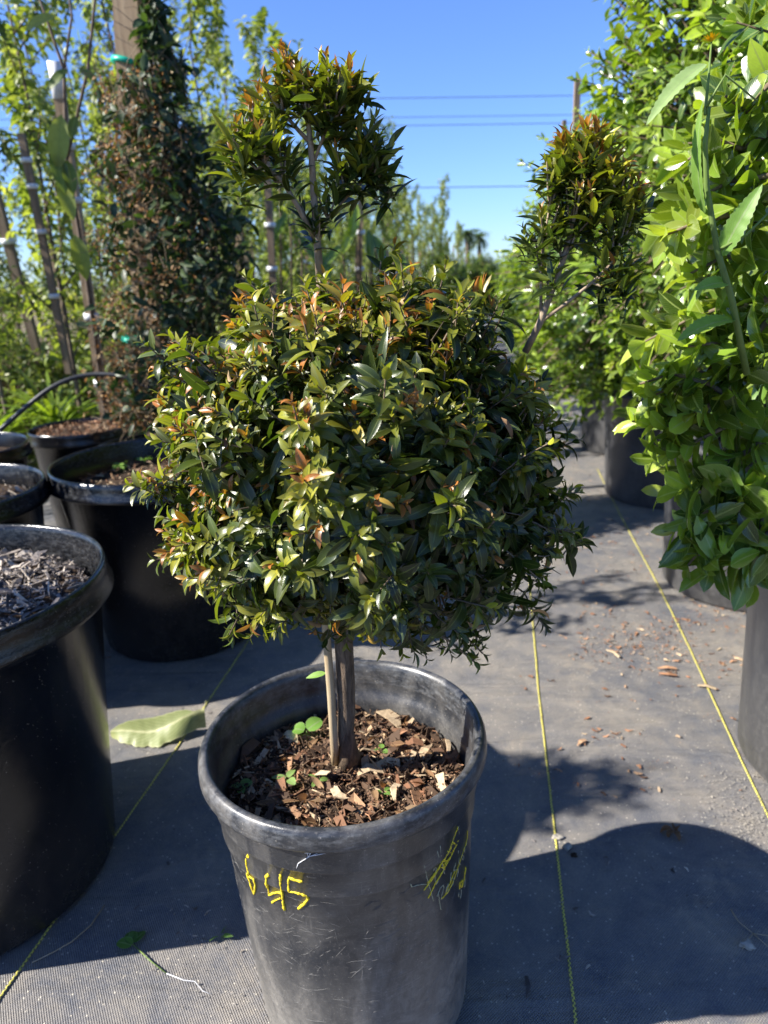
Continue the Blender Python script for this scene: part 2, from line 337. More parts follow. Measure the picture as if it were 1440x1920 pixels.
def fabric_mat():
    m, t, out = new_mat('weed_fabric')
    v = coords(t, rot=(0, 0, radians(9.4)))
    sep = N_(t, 'ShaderNodeSeparateXYZ'); t.links.new(v, sep.inputs[0])
    P = 2 * pi / 0.0044
    sx = math_(t, 'SINE', math_(t, 'MULTIPLY', sep.outputs[0], P)); sy = math_(t, 'SINE', math_(t, 'MULTIPLY', sep.outputs[1], P * 0.8))
    weave = math_(t, 'MULTIPLY', sx, sy)
    big = noise(t, 1.7, 6, 0.65, v, 0.5); med = noise(t, 11, 6, 0.72, v, 0.4); fine = noise(t, 300, 3, 0.7, v)
    c = mixc(t, ramp(t, math_(t, 'ADD', math_(t, 'MULTIPLY', big, 0.5), math_(t, 'MULTIPLY', med, 0.5)), [(0.40, (0, 0, 0)), (0.60, (1, 1, 1))]), (0.115, 0.122, 0.142), (0.30, 0.268, 0.225))
    c = mixc(t, math_(t, 'MULTIPLY_ADD', weave, 0.24, 0.24), c, (0.030, 0.035, 0.045))
    c = mixc(t, math_(t, 'MULTIPLY', ramp(t, fine, [(0.48, (0, 0, 0)), (0.75, (1, 1, 1))]), 0.5), c, (0.38, 0.34, 0.28))
    dustpatch = ramp(t, med, [(0.40, (0, 0, 0)), (0.60, (1, 1, 1))])
    grain = None
    for sc_, th_ in ((120, 0.20), (47, 0.085)):
        vo = N_(t, 'ShaderNodeTexVoronoi'); vo.inputs['Scale'].default_value = sc_; t.links.new(v, vo.inputs['Vector'])
        sp = N_(t, 'ShaderNodeSeparateColor'); t.links.new(vo.outputs['Color'], sp.inputs[0])
        g_ = math_(t, 'MULTIPLY', math_(t, 'LESS_THAN', vo.outputs['Distance'], th_), math_(t, 'LESS_THAN', sp.outputs[0], math_(t, 'MULTIPLY_ADD', dustpatch, 0.30, 0.05)))
        grain = g_ if grain is None else math_(t, 'MAXIMUM', grain, g_)
    c = mixc(t, math_(t, 'MULTIPLY', grain, 0.6), c, (0.68, 0.62, 0.50))
    sand = ramp(t, noise(t, 3.1, 8, 0.8, v, 0.8), [(0.56, (0, 0, 0)), (0.72, (1, 1, 1))])
    c = mixc(t, math_(t, 'MULTIPLY', sand, 0.6), c, (0.42, 0.35, 0.25))
    h = math_(t, 'ADD', weave, math_(t, 'MULTIPLY', fine, 1.4))
    h = math_(t, 'ADD', h, math_(t, 'MULTIPLY', grain, 2.0))
    b1 = bump(t, h, 0.8, 0.0014)
    b2 = N_(t, 'ShaderNodeBump'); b2.inputs['Strength'].default_value = 0.5; b2.inputs['Distance'].default_value = 0.02
    t.links.new(math_(t, 'ADD', noise(t, 6, 4, 0.55, v, 0.6), math_(t, 'MULTIPLY', noise(t, 1.0, 3, 0.5, coords(t, (2.2, 11, 1), rot=(0, 0, 0.35)), 1.0), 1.3)), b2.inputs['Height']); t.links.new(b1, b2.inputs['Normal'])
    principled(t, out, c, 0.6, 0.4, b2.outputs[0]); return m
M['fabric'] = fabric_mat()
def soil_mat(name, a, b, c3=(0.3, 0.24, 0.16)):
    m, t, out = new_mat(name); v = coords(t); n = noise(t, 45, 6, 0.75, v); n2 = noise(t, 220, 3, 0.7, v)
    c = mixc(t, ramp(t, n, [(0.35, (0, 0, 0)), (0.7, (1, 1, 1))]), a, b)
    c = mixc(t, ramp(t, n2, [(0.62, (0, 0, 0)), (0.72, (.8, .8, .8))]), c, c3)
    principled(t, out, c, 0.95, 0.15, bump(t, math_(t, 'ADD', n, n2), 0.9, 0.006)); return m
M['soil'] = soil_mat('soil', (0.022, 0.014, 0.010), (0.075, 0.05, 0.034))
M['field'] = soil_mat('field', (0.10, 0.085, 0.05), (0.20, 0.16, 0.10))
def chip_mat(name, stops, rough=0.8):
    m, t, out = new_mat(name)
    a = N_(t, 'ShaderNodeAttribute', attribute_name='tone'); s = N_(t, 'ShaderNodeSeparateColor'); t.links.new(a.outputs[0], s.inputs[0])
    c = ramp(t, s.outputs[0], stops)
    v = math_(t, 'MULTIPLY_ADD', s.outputs[1], 0.5, 0.75); vc = N_(t, 'ShaderNodeCombineColor'); [t.links.new(v, vc.inputs[i]) for i in range(3)]
    c = mixc(t, 1.0, c, vc.outputs[0], 'MULTIPLY'); n = noise(t, 170, 4, 0.7, coords(t, (1, 1, 1)))
    c = mixc(t, ramp(t, n, [(0.4, (0, 0, 0)), (0.75, (.6, .6, .6))]), c, (0.07, 0.045, 0.03))
    principled(t, out, c, rough, 0.2, bump(t, n, 0.5, 0.001)); return m
M['chips'] = chip_mat('chips', [(0.0, (0.045, 0.028, 0.018)), (0.42, (0.13, 0.08, 0.05)), (0.64, (0.27, 0.13, 0.07)), (0.8, (0.36, 0.24, 0.14)), (1.0, (0.55, 0.43, 0.28))])
M['grey_chips'] = chip_mat('grey_chips', [(0.0, (0.04, 0.037, 0.036)), (0.35, (0.17, 0.15, 0.14)), (0.7, (0.36, 0.31, 0.26)), (1.0, (0.58, 0.50, 0.40))])
M['litter'] = chip_mat('litter', [(0.0, (0.09, 0.05, 0.03)), (0.4, (0.30, 0.14, 0.07)), (0.75, (0.45, 0.25, 0.14)), (1.0, (0.62, 0.5, 0.33))])
def simple(name, c, rough=0.6, spec=0.4, c2=None, sc=20, bs=0.0):
    m, t, out = new_mat(name); cc = c
    n = noise(t, sc, 4, 0.6, coords(t))
    if c2: cc = mixc(t, ramp(t, n, [(0.3, (0, 0, 0)), (0.7, (1, 1, 1))]), c, c2)
    principled(t, out, cc, rough, spec, bump(t, n, bs, 0.002) if bs else None); return m
M['tape'] = simple('tape', (0.72, 0.73, 0.74), 0.4, 0.5, (0.55, 0.56, 0.58))
M['green_tape'] = simple('green_tape', (0.0, 0.30, 0.20), 0.4, 0.5, (0.0, 0.42, 0.28))
M['yellow_crayon'] = simple('yellow_crayon', (0.72, 0.56, 0.02), 0.6, 0.3, (0.60, 0.46, 0.03), 400, 0.3)
M['pale_crayon'] = simple('pale_crayon', (0.42, 0.42, 0.28), 0.6, 0.3, (0.30, 0.30, 0.2), 400, 0.3)
M['tube'] = simple('tube', (0.02, 0.02, 0.022), 0.4, 0.5, (0.04, 0.04, 0.04))
M['cable'] = simple('cable', (0.03, 0.035, 0.05), 0.6)
M['pebble'] = simple('pebble', (0.22, 0.20, 0.17), 0.8, 0.3, (0.38, 0.35, 0.29), 60, 0.5)
M['scuff'] = simple('scuff', (0.13, 0.13, 0.125), 0.7, 0.2, (0.30, 0.29, 0.27), 60)
M['petal'] = simple('petal', (0.75, 0.52, 0.01), 0.6)
M['wall'] = simple('wall', (0.75, 0.75, 0.72), 0.8)
M['far_leaf'] = leaf_mat('far_leaf', (0.05, 0.08, 0.04), (0.08, 0.12, 0.055), ((0.12, 0.16, 0.08), (0.15, 0.18, 0.09)), (0.1, 0.13, 0.06), trans=0.3, rough=0.6)
def thread_mat():
    m, t, out = new_mat('thread'); 
    uvn = N_(t, 'ShaderNodeUVMap'); s = N_(t, 'ShaderNodeSeparateXYZ'); t.links.new(uvn.outputs[0], s.inputs[0])
    k = math_(t, 'SINE', math_(t, 'MULTIPLY', s.outputs[1], 2 * pi / 0.0085)); k2 = math_(t, 'SINE', math_(t, 'MULTIPLY', s.outputs[0], 2 * pi))
    msk = math_(t, 'GREATER_THAN', math_(t, 'ADD', math_(t, 'MULTIPLY', k, k2), noise(t, 60, 2, 0.5, coords(t))), 0.35)
    c = mixc(t, msk, (0.10, 0.10, 0.08), (0.62, 0.55, 0.10)); principled(t, out, c, 0.6, 0.3); return m
M['thread'] = thread_mat()

# ============================================================= SETTING
def sheet(name, x0, x1, y0, y1, z, mat, nx=2, ny=2, wav=0.0):
    xs = np.linspace(x0, x1, nx); ys = np.linspace(y0, y1, ny); X, Y = np.meshgrid(xs, ys)
    Z = np.full_like(X, z)
    if wav: Z = Z + wav * (np.sin(X * 7.1 + 1.3 * np.sin(Y * 5)) * np.sin(Y * 6.3 + X * 2) * 0.5)
    V = np.stack([X, Y, Z], -1).reshape(-1, 3); i = np.arange(ny - 1)[:, None] * nx + np.arange(nx - 1)[None]
    F = np.stack([i, i + 1, i + nx + 1, i + nx], -1).reshape(-1, 4)
    return link(name, raw_mesh(name, V, F), mat, kind='structure')
sheet('ground', -900, 900, -300, 1500, -0.012, M['field'])
sheet('weed_fabric_floor', -3.2, 3.4, -1.5, 26, 0.0, M['fabric'], 120, 400, 0.0015)

# ============================================================= POTS
def big_prof(R, r, H):
    return [(0.001, 0.0), (r * 0.96, 0.0), (r, 0.012), (r + (R * 0.93 - r) * 0.45, H * 0.45), (R * 0.93, H - 0.060), (R * 0.95, H - 0.057), (R * 0.992, H - 0.056), (R * 1.002, H - 0.053), (R * 1.005, H - 0.048),
            (R * 0.99, H - 0.040), (R * 0.984, H - 0.018), (R * 0.980, H - 0.008), (R * 0.972, H - 0.001), (R * 0.963, H), (R * 0.953, H - 0.003), (R * 0.945, H - 0.012), (R * 0.915, H - 0.09), (r * 0.97, 0.03), (0.001, 0.03)]
def main_prof(R=0.2, r=0.160, H=0.467):
    return [(0.001, 0.0), (r * 0.95, 0.0), (r * 0.99, 0.006), (r, 0.02), (0.1665, 0.14), (0.1725, 0.26), (0.1765, 0.350), (0.1800, 0.3525), (0.1812, 0.356), (0.1820, 0.391), (0.1850, 0.3935), (0.1860, 0.397), (0.1868, 0.4335), (0.1885, 0.436),
            (0.1955, 0.4365), (0.1985, 0.438), (0.2, 0.442), (0.1998, 0.450), (0.199, 0.458), (0.196, 0.4645), (0.192, 0.467), (0.187, 0.4655), (0.1835, 0.460), (0.1815, 0.45), (0.1800, 0.43), (0.1785, 0.41), (0.1760, 0.408), (0.1735, 0.38), (0.168, 0.2), (0.152, 0.02), (0.001, 0.02)]
def soil_disc(name, R, z, mat, parent, amp=0.012, seed=0):
    rs = np.linspace(0, 1, 26); V = []; seg = 64
    for ri in rs:
        for k in range(seg):
            a = 2 * pi * k / seg; x, y = ri * R * cos(a), ri * R * sin(a)
            h = amp * (sin(x * 43 + seed) * cos(y * 51 + seed * 2) + 0.6 * sin(x * 91 + y * 77 + seed)) * (1 - ri ** 6) + R_.normal(0, amp * 0.12)
            V.append((x, y, z + h))
    F = [(i * seg + k, i * seg + (k + 1) % seg, (i + 1) * seg + (k + 1) % seg, (i + 1) * seg + k) for i in range(len(rs) - 1) for k in range(seg)]
    return link(name, raw_mesh(name, V, F), mat, parent)
def mulch(name, center, R, z, n, mat, label, sizes=(0.012, 0.04), up=0.01, tone=None, cat='mulch', sun_side=False):
    L = sizes[0] + (sizes[1] - sizes[0]) * R_.random(n) ** 3.0
    r = np.minimum(R * np.sqrt(R_.random(n)), R - L * .5); a = R_.random(n) * 2 * pi
    P = np.stack([center[0] + r * np.cos(a), center[1] + r * np.sin(a), z + R_.uniform(0.0, up, n)], 1)
    D = R_.normal(size=(n, 3)); D[:, 2] *= 0.45; Nn = np.array([0, 0, 1.0]) + R_.normal(0, 0.7, (n, 3))
    W = L * R_.uniform(0.08, 0.42, n); T = R_.uniform(0.0005, 0.0018, n)
    rnd = R_.random(n) if tone is None else tone(n)
    me = chips_mesh(name, P, D, Nn, L, W, T, R_.normal(0, 0.5, n), rnd)
    return link(name, me, mat, kind='stuff', label=label, cat=cat)

# --- the central pot
MC = Vector((-0.0575, 0.866, 0)); TILT = radians(-1.5)
pot = empty('nursery_pot', MC, label='scuffed grey-black central pot with yellow crayon price 45', cat='plant pot')
pot.rotation_euler = (0, TILT, 0)
body = link('pot_body', lathe('pot_body', main_prof(), 128), M['grey_plastic'], pot)
soil_disc('soil', 0.1745, 0.372, M['soil'], pot, 0.007)
# --- crayon writing on the pot
PM = Matrix.Translation(MC) @ Matrix.Rotation(TILT, 4, 'Y'); PMi = PM.inverted()
PZ = [0, .02, .14, .26, .350, .3525, .391, .3935, .4335]; PR = [.158, .160, .1665, .1725, .1765, .180, .182, .185, .1868]
def prad(z): return float(np.interp(z, PZ, PR))
def on_pot(px, py):
    o = PMi @ CP; d = (PMi.to_3x3() @ ray(px, py)).normalized(); best = None
    for i in range(900):
        s = 0.55 + i * 0.001; p = o + d * s; g = sqrt(p.x ** 2 + p.y ** 2) - prad(p.z)
        if best is None or g < best[0]: best = (g, p.copy())
        if g < 0: break
    p = best[1]; r = sqrt(p.x ** 2 + p.y ** 2); rr = prad(p.z) + 0.0002
    return Vector((p.x / r * rr, p.y / r * rr, p.z))
def strokes(name, lst, mat, label=None):
    tb = Tubes()
    for rad, pts in lst:
        q = []
        for (a, b) in zip(pts[:-1], pts[1:]):
            n = max(2, int(math.hypot(b[0] - a[0], b[1] - a[1]) / 2.2))
            for i in range(n): q.append((a[0] + (b[0] - a[0]) * i / n, a[1] + (b[1] - a[1]) * i / n))
        q.append(pts[-1])
        q = [on_pot(x + random.gauss(0, 0.25), y + random.gauss(0, 0.25)) for x, y in q]
        wob = [random.uniform(0.45, 1.3) for _ in q]; rr = [rad * (wob[i] + wob[max(0, i - 1)]) / 2 for i in range(len(q))]
        tb.path(q, [x * .82 for x in rr], 6)
    o = link(name, tb.mesh(name), mat, pot)
    if label: o['label'] = label
    return o
def zc(x0, y0, s, L): return [(x0 + x / s, y0 + y / s) for x, y in L]
A = lambda L: zc(420, 1580, 7.2, L); B = lambda L: zc(740, 1500, 8.0, L)
strokes('price_writing', [
 (0.0013, A([(325, 155), (310, 185), (335, 200), (340, 175), (322, 158)])), (0.0021, A([(300, 210), (310, 300), (335, 400), (340, 420)])), (0.0019, A([(310, 410), (350, 520), (405, 700)])), (0.0019, A([(345, 455), (400, 490), (425, 560), (420, 640), (405, 695)])),
 (0.0026, A([(610, 430), (575, 450), (575, 520), (590, 600)])), (0.0012, A([(590, 590), (605, 660), (608, 710)])), (0.0023, A([(608, 705), (660, 680), (740, 665), (800, 680)])), (0.0021, A([(655, 805), (700, 775), (770, 745)])),
 (0.0028, A([(765, 430), (765, 560), (790, 700), (800, 800), (818, 900)])),
 (0.0025, A([(1070, 520), (980, 505), (880, 465), (870, 560), (885, 650), (1000, 670), (1110, 710), (1140, 750), (1090, 820), (1010, 880)]))], M['yellow_crayon'], 'yellow crayon price reading 45')
strokes('crossed_out_writing', [
 (0.0009, B([(435, 970), (480, 1160), (530, 1340), (580, 1510)])), (0.0009, B([(232, 1250), (250, 1300), (350, 1270), (470, 1260)])),
 (0.0008, B([(640, 760), (665, 900), (680, 940)])), (0.0008, B([(680, 680), (685, 800), (700, 900), (740, 1100)])), (0.0007, B([(580, 1060), (600, 1000), (620, 1020), (600, 1180), (620, 1270), (660, 1200)])),
 (0.0007, B([(945, 395), (965, 490), (945, 600)])), (0.0007, B([(630, 1440), (680, 1320), (720, 1270), (735, 1310), (700, 1440), (690, 1490)])), (0.0008, B([(650, 1390), (670, 1520), (690, 1640)])),
 (0.0007, B([(770, 1400), (765, 1330), (800, 1250), (790, 1400)])), (0.0007, B([(845, 1080), (830, 1200), (890, 1160), (870, 1260), (810, 1340)])), (0.0007, B([(910, 940), (880, 1060), (955, 1030), (935, 1150)])),
 (0.0007, B([(955, 750), (952, 800)])), (0.0007, B([(965, 860), (955, 940), (985, 970)])), (0.0007, B([(1000, 820), (1030, 840), (1020, 900), (1000, 860), (1010, 810)])), (0.0007, B([(1040, 700), (1050, 790)])), (0.0007, B([(1070, 620), (1075, 680)])),
 (0.0007, B([(960, 1380), (955, 1450)])), (0.0007, B([(1000, 1340), (985, 1480)])), (0.0007, B([(1060, 1180), (1045, 1300)]))], M['pale_crayon'], 'pale crayon words scrawled along the right side')
strokes('crossing_out_lines', [
 (0.0014, B([(430, 1350), (560, 1180), (680, 990), (800, 780), (945, 400)])), (0.0014, B([(500, 1465), (600, 1260), (720, 1060), (850, 820), (945, 600)])), (0.0013, B([(490, 1240), (620, 1060), (740, 880), (880, 640)])),
 (0.0012, B([(860, 620), (900, 660)])), (0.0012, B([(830, 690), (880, 720)])), (0.0012, B([(780, 760), (840, 790)])), (0.0013, B([(700, 920), (790, 900)])), (0.0013, B([(690, 1000), (740, 1020), (720, 950)])), (0.0013, B([(740, 960), (830, 850)])),
 (0.0010, B([(700, 1480), (800, 1370), (890, 1180), (960, 960), (1030, 760), (1080, 600), (1092, 460)])), (0.0011, B([(760, 1400), (830, 1230), (900, 1060)])),
 (0.0016, B([(970, 1340), (975, 1240), (1010, 1200), (1000, 1300), (1040, 1180), (1062, 1000)]))], M['yellow_crayon'], 'yellow lines crossing the words out')

# --- fine scuff marks on the pot wall
tb = Tubes(); rq = random.Random(3)
for i in range(420):
    th0 = rq.uniform(-2.9, -.2); z0 = rq.uniform(.03, .425) if rq.random() < .7 else rq.uniform(.2, .35); L_ = rq.uniform(.004, .035) * rq.choice([1, 1, .5]); sl_ = rq.gauss(0.05, .45) if rq.random() < .75 else rq.gauss(1.5, .4); cu = rq.gauss(0, 8)
    pts = []
    for k in range(5):
        u_ = (k / 4 - .5) * L_; z_ = z0 + sin(sl_) * u_ + cu * u_ * u_; th = th0 + cos(sl_) * u_ / .175; z_ = min(.430, max(.015, z_)); rr = prad(z_) + .00006
        pts.append((rr * cos(th), rr * sin(th), z_))
    tb.path(pts, [.00004, .00013, .00016, .00012, .00004], 3, cap=False)
link('scuff_marks', tb.mesh('scuff_marks'), M['scuff'], pot, kind='stuff')
# --- mulch and bits in the central pot
SC = PM @ Vector((0, 0, 0.372))
mulch('bark_mulch', (SC.x, SC.y), 0.170, 0.375, 3000, M['chips'], 'mixed brown bark chips and dry bits over the soil of the central pot', (0.005, 0.042), 0.012,
      tone=lambda n: np.clip(R_.random(n) ** 1.25, 0, 1))
for i, (px, py, L, W, tn, rz) in enumerate([(735, 1350, .045, .022, .95, 1.9), (690, 1440, .036, .014, .92, .35), (465, 1410, .045, .017, .45, 1.0), (742, 1485, .03, .009, 1.0, 1.4), (640, 1490, .032, .012, .98, 2.2), (775, 1395, .03, .012, .62, .1), (660, 1330, .03, .014, .5, .4), (775, 1470, .025, .012, .62, .5), (545, 1385, .028, .02, .98, 2.6), (842, 1400, .03, .007, .97, 1.5)]):
    p = G(px, py, 0.389); me = chips_mesh('wood_chip', np.array([p]), np.array([[cos(rz), sin(rz), random.uniform(-.1, .3)]]), np.array([[0.2, -0.3, 1.0]]), np.array([L]), np.array([W]), np.array([.0025]), np.array([.5]), np.array([tn]))
    names = ['pale triangular chip lying behind the trunk on the right', 'straight tan chip just in front of the trunk', 'long brown curled chip by the left wall of the central pot', 'pale upright splinter near the front rim of the central pot', 'pale pointed chip at the front rim of the central pot', 'reddish chip right of the trunk in the central pot', 'reddish chip behind the bamboo cane', 'short reddish chip near the front right rim of the central pot', 'broad cream chip next to the round green seedling leaf', 'pale upright splinter by the right wall of the central pot']
    link('wood_chip', me, M['chips'], label=names[i], cat='wood chip', group='larger wood chips in the central pot')
def seedling(px, py, h, n, L, label, tall=0.01, tone=0.5, W=0.75, sh='heart', mat='weed_leaf'):
    p = G(px, py, h); o = empty('seedling', p, label=label, cat='weed')
    lv = Leaves(sh, 6); k = n; a = R_.random() * 6 + np.arange(k) * 2.3
    D = np.stack([np.cos(a), np.sin(a), R_.uniform(0.05, .5, k)], 1)
    lv.add(np.array([[0, 0, tall]] * k) + D * 0.003, D, np.array([[0, 0, 1.0]] * k) + R_.normal(0, .3, (k, 3)), L * R_.uniform(.75, 1.1, k), L * W, 0.5, 0.25, tone)
    link('leaf', lv.mesh('leaf'), M[mat], o); tb = Tubes(); tb.path([(0, 0, -.006), (0.001, 0, tall)], [.001, .0007], 5)
    link('stem', tb.mesh('stem'), M['green_stem'], o); return o
seedling(575, 1385, .384, 2, .026, 'round-leaved green seedling left of the bamboo cane', .014, .35, .95)
seedling(540, 1467, .384, 3, .020, 'bright lime seedling near the front rim of the central pot', .006, .9, .6)
seedling(452, 1482, .380, 4, .018, 'dark green seedling at the front left inside the central pot', .004, .1, .7)
seedling(716, 1413, .384, 3, .010, 'tiny round green sprout right of the trunk base', .006, .4, .9)
seedling(720, 1492, .384, 3, .010, 'tiny green sprout at the front rim of the central pot', .005, .3, .9)
seedling(596, 1470, .384, 3, .012, 'small pale green sprout in front of the bamboo cane', .006, .7, .6)

mulch('mulch_fines', (SC.x, SC.y), .168, .378, 2600, M['chips'], 'fine dark crumbs and fibres mixed through the mulch of the central pot', (.002, .012), .014, tone=lambda n: R_.random(n) ** 2.2 * .8)
# dry curled leaves lying in the mulch
ld = Leaves('oval', 6); n = 60; ra = .15 * np.sqrt(R_.random(n)); an = R_.random(n) * 6.28
P_ = np.stack([SC.x + ra * np.cos(an), SC.y + ra * np.sin(an), np.full(n, .388)], 1); D_ = R_.normal(size=(n, 3)); D_[:, 2] *= .3
ld.add(P_, D_, np.array([0, 0, 1.0]) + R_.normal(0, .5, (n, 3)), R_.uniform(.016, .036, n), R_.uniform(.006, .013, n), R_.uniform(-1.2, 1.8, n), .6, R_.random(n))
link('dry_leaves', ld.mesh('dry_leaves'), M['dry_leaf'], kind='stuff', label='dry curled fallen leaves lying on the mulch of the central pot', cat='dry leaves')
# --- the topiary tree
tree = empty('topiary_tree', G(656, 1432, 0.375), label='glossy dark-leaved lollipop tree with bronze tips, a clipped ball and two tufts', cat='tree')
TI = Vector(tree.location)
def loc(p): return Vector(p) - TI
CC = AT(688, 872, 0.845)       # ball centre
tk = Tubes()
tr_pts = [G(657, 1436, .372), AT(654, 1410, .885), AT(648, 1375, .878), AT(650, 1330, .87), AT(648, 1270, .865), AT(645, 1215, .86), AT(640, 1120, .86), AT(635, 1000, .86), AT(628, 860, .86), AT(617, 700, .86), AT(604, 590, .865), AT(600, 520, .87)]
tk.path([loc(p) for p in tr_pts], [.0205, .0145, .0120, .0122, .0125, .0125, .0115, .010, .008, .006, .005, .0046], 14)
link('trunk', tk.mesh('trunk'), M['bark'], tree)
# cane beside the trunk
cane = empty('bamboo_cane', G(628, 1438, .372), label='thin tan bamboo cane standing beside the trunk in the central pot', cat='cane')
tb = Tubes(); cp = [G(629, 1440, .365), AT(627, 1400, .868), AT(620, 1290, .858), AT(612, 1190, .85), AT(600, 1020, .85)]
tb.path([p - Vector(cane.location) for p in cp], [.0058, .0058, .0056, .0055, .005], 10); link('cane', tb.mesh('cane'), M['bamboo'], cane)

def ball_radius(d):
    """unit directions (n,3) -> radius of the crown"""
    x, y, z = d[:, 0], d[:, 1], d[:, 2]
    r = 1 / np.sqrt((x / np.where(x > 0, .222, .250)) ** 2 + (y / .235) ** 2 + (z / .222) ** 2)
    r *= 1 + 0.06 * np.sin(5 * x + 2.1) * np.sin(4 * z + 1) + 0.05 * np.sin(9 * x + 7 * z + 3 * y)
    r *= 1 + 0.10 * np.exp(-(((x - 0.62) ** 2) + (z + .72) ** 2) / .06) + .06 * np.exp(-(((x + 0.75) ** 2) + (z - .45) ** 2) / .08) + .10 * np.exp(-(((x - 0.95) ** 2) + (z + .3) ** 2) / .06)
    r *= 1 + 0.13 * np.exp(-(((x - 0.80) ** 2) + (z + .55) ** 2) / .10)
    r *= 1 - 0.10 * np.exp(-(((x + 0.75) ** 2) + (z + .62) ** 2) / .08)
    return r
def fib(n):
    i = np.arange(n) + .5; ph = np.arccos(1 - 2 * i / n); th = pi * (1 + 5 ** .5) * i
    return np.stack([np.cos(th) * np.sin(ph), np.sin(th) * np.sin(ph), np.cos(ph)], 1)
lv = Leaves('lance', 6); st = Tubes(); c0 = np.array(loc(CC))
d = nrm(fib(1850) + R_.normal(0, .06, (1850, 3)))
# thin the underside a little
pk = np.where(d[:, 2] > -.45, 1.0, .6) * np.where((d[:, 0] > .15) & (d[:, 2] < -.25), .55, 1.0) * np.where((d[:, 0] < -.3) & (d[:, 2] < -.55), .7, 1.0)
keep = R_.random(len(d)) < pk; d = d[keep]
cl = nrm(fib(120) + R_.normal(0, .12, (120, 3))); cdist = np.arccos(np.clip(d @ cl.T, -1, 1)).min(1)
r = ball_radius(d) * R_.uniform(.86, 1.06, len(d)) * (1.11 - 1.45 * cdist) * np.where(R_.random(len(d)) < .06, 1.09, 1); tips = c0 + d * r[:, None]
ax = d + R_.normal(0, .28, d.shape); ax[:, 2] += 0.38 * (d[:, 2] > -.4) + .05
yg = np.clip(0.42 + .30 * d[:, 2] - .16 * d[:, 0] + R_.normal(0, .12, len(d)), 0.02, .95)
for lo, hi in ((0, .2), (.2, .4), (.4, .6), (.6, 1)):
    q = (yg >= lo) & (yg < hi + 1e-6)
    if q.sum(): shoots(lv, tips[q], ax[q], 6, .0082, .037, .36, 18, 88, (0.2, 1.4), .40, (lo + hi) / 2, droop=.08, youngvar=.5, grow=3.6)
st.sticks(tips - nrm(ax) * .055, tips + nrm(ax) * .002, .0013, .0008, .5)
inner = c0 + d * (r * R_.uniform(.45, .62, len(d)))[:, None]; st.sticks(inner, tips - nrm(ax) * .052, .0018, .0013, .4)
k = 2300; di = rvec(k); di = di[R_.random(k) < np.where((di[:, 0] > .1) & (di[:, 2] < -.3), .4, 1)]; k = len(di); ri = ball_radius(di) * R_.uniform(.45, .86, k); Pi = c0 + di * ri[:, None]
lv.add(Pi, di + R_.normal(0, .8, (k, 3)), di + R_.normal(0, .6, (k, 3)), R_.uniform(.025, .05, k), R_.uniform(.009, .016, k), R_.uniform(.2, 1, k), .35, R_.uniform(0, .2, k))
# a few oversize sunlit shoots on the face and stragglers hanging below
face = [(660, 1060, .62, .052), (680, 870, .63, .045), (845, 935, .655, .042), (595, 985, .615, .048), (425, 1150, .72, .045), (500, 1165, .70, .04), (690, 1190, .66, .05), (885, 1235, .80, .035), (905, 1210, .82, .032), (830, 1210, .82, .035), (770, 1190, .78, .04), (1060, 985, .82, .035), (1050, 1040, .84, .03),
        (300, 840, .8, .035), (290, 800, .82, .035), (320, 930, .8, .035), (885, 560, .86, .035), (920, 575, .88, .03), (780, 700, .66, .05), (440, 820, .66, .045), (360, 770, .70, .05), (620, 1165, .68, .045), (915, 1120, .78, .04), (400, 1085, .72, .045), (590, 1180, .70, .036), (650, 1205, .72, .036), (715, 1215, .74, .036), (755, 1225, .76, .034), (800, 1235, .78, .034), (845, 1225, .79, .034), (560, 1165, .70, .034), (470, 1195, .72, .034), (430, 1190, .74, .032), (700, 1180, .68, .04), (745, 1190, .70, .038), (790, 1180, .72, .036), (620, 1150, .66, .042), (860, 1190, .76, .034), (520, 1150, .68, .036)]
for px, py, dd, L in face:
    p = np.array(loc(AT(px, py, dd))); dv = nrm((p - c0)[None])[0]; a = dv + np.array([0, 0, .25 if py < 1100 else -.1])
    shoots(lv, p[None], a[None], 4, .010, L * .88, .34, 25, 85, (.4, 1.6), .45, .5 if px < 800 else .25, droop=.12)
    st.sticks((p - nrm(a[None])[0] * .09)[None], p[None], .0016, .001)
kd = 70; dd_ = rvec(kd); dd_[:, 2] *= .8; pd = c0 + nrm(dd_) * (ball_radius(nrm(dd_)) * R_.uniform(.82, 1.0, kd))[:, None]
lvdead = Leaves('lance', 6); lvdead.add(pd, rvec(kd) + np.array([0, 0, -.4]), rvec(kd), R_.uniform(.018, .034, kd), R_.uniform(.005, .009, kd), R_.uniform(.8, 2.2, kd), .7, R_.random(kd))
o_ = link('dead_leaves', lvdead.mesh('dead_leaves'), M['dry_leaf'], tree, kind='stuff')
kt = 160; dt_ = nrm(rvec(kt) + np.array([0, 0, .2])); pt = c0 + dt_ * (ball_radius(dt_) * .9)[:, None]; st.sticks(pt, pt + (dt_ + R_.normal(0, .3, (kt, 3))) * R_.uniform(.008, .022, (kt, 1)), .0010, .0005, .8)
# red young tips at the top right of the ball
for px, py in ((888, 560), (920, 580), (868, 575), (905, 545)):
    p = np.array(loc(AT(px, py, .87))); shoots(lv, p[None], np.array([[0.05, -.1, 1]]), 3, .008, .032, .26, 12, 40, (0, .4), .4, 1.0, lmin=.7, youngvar=0)
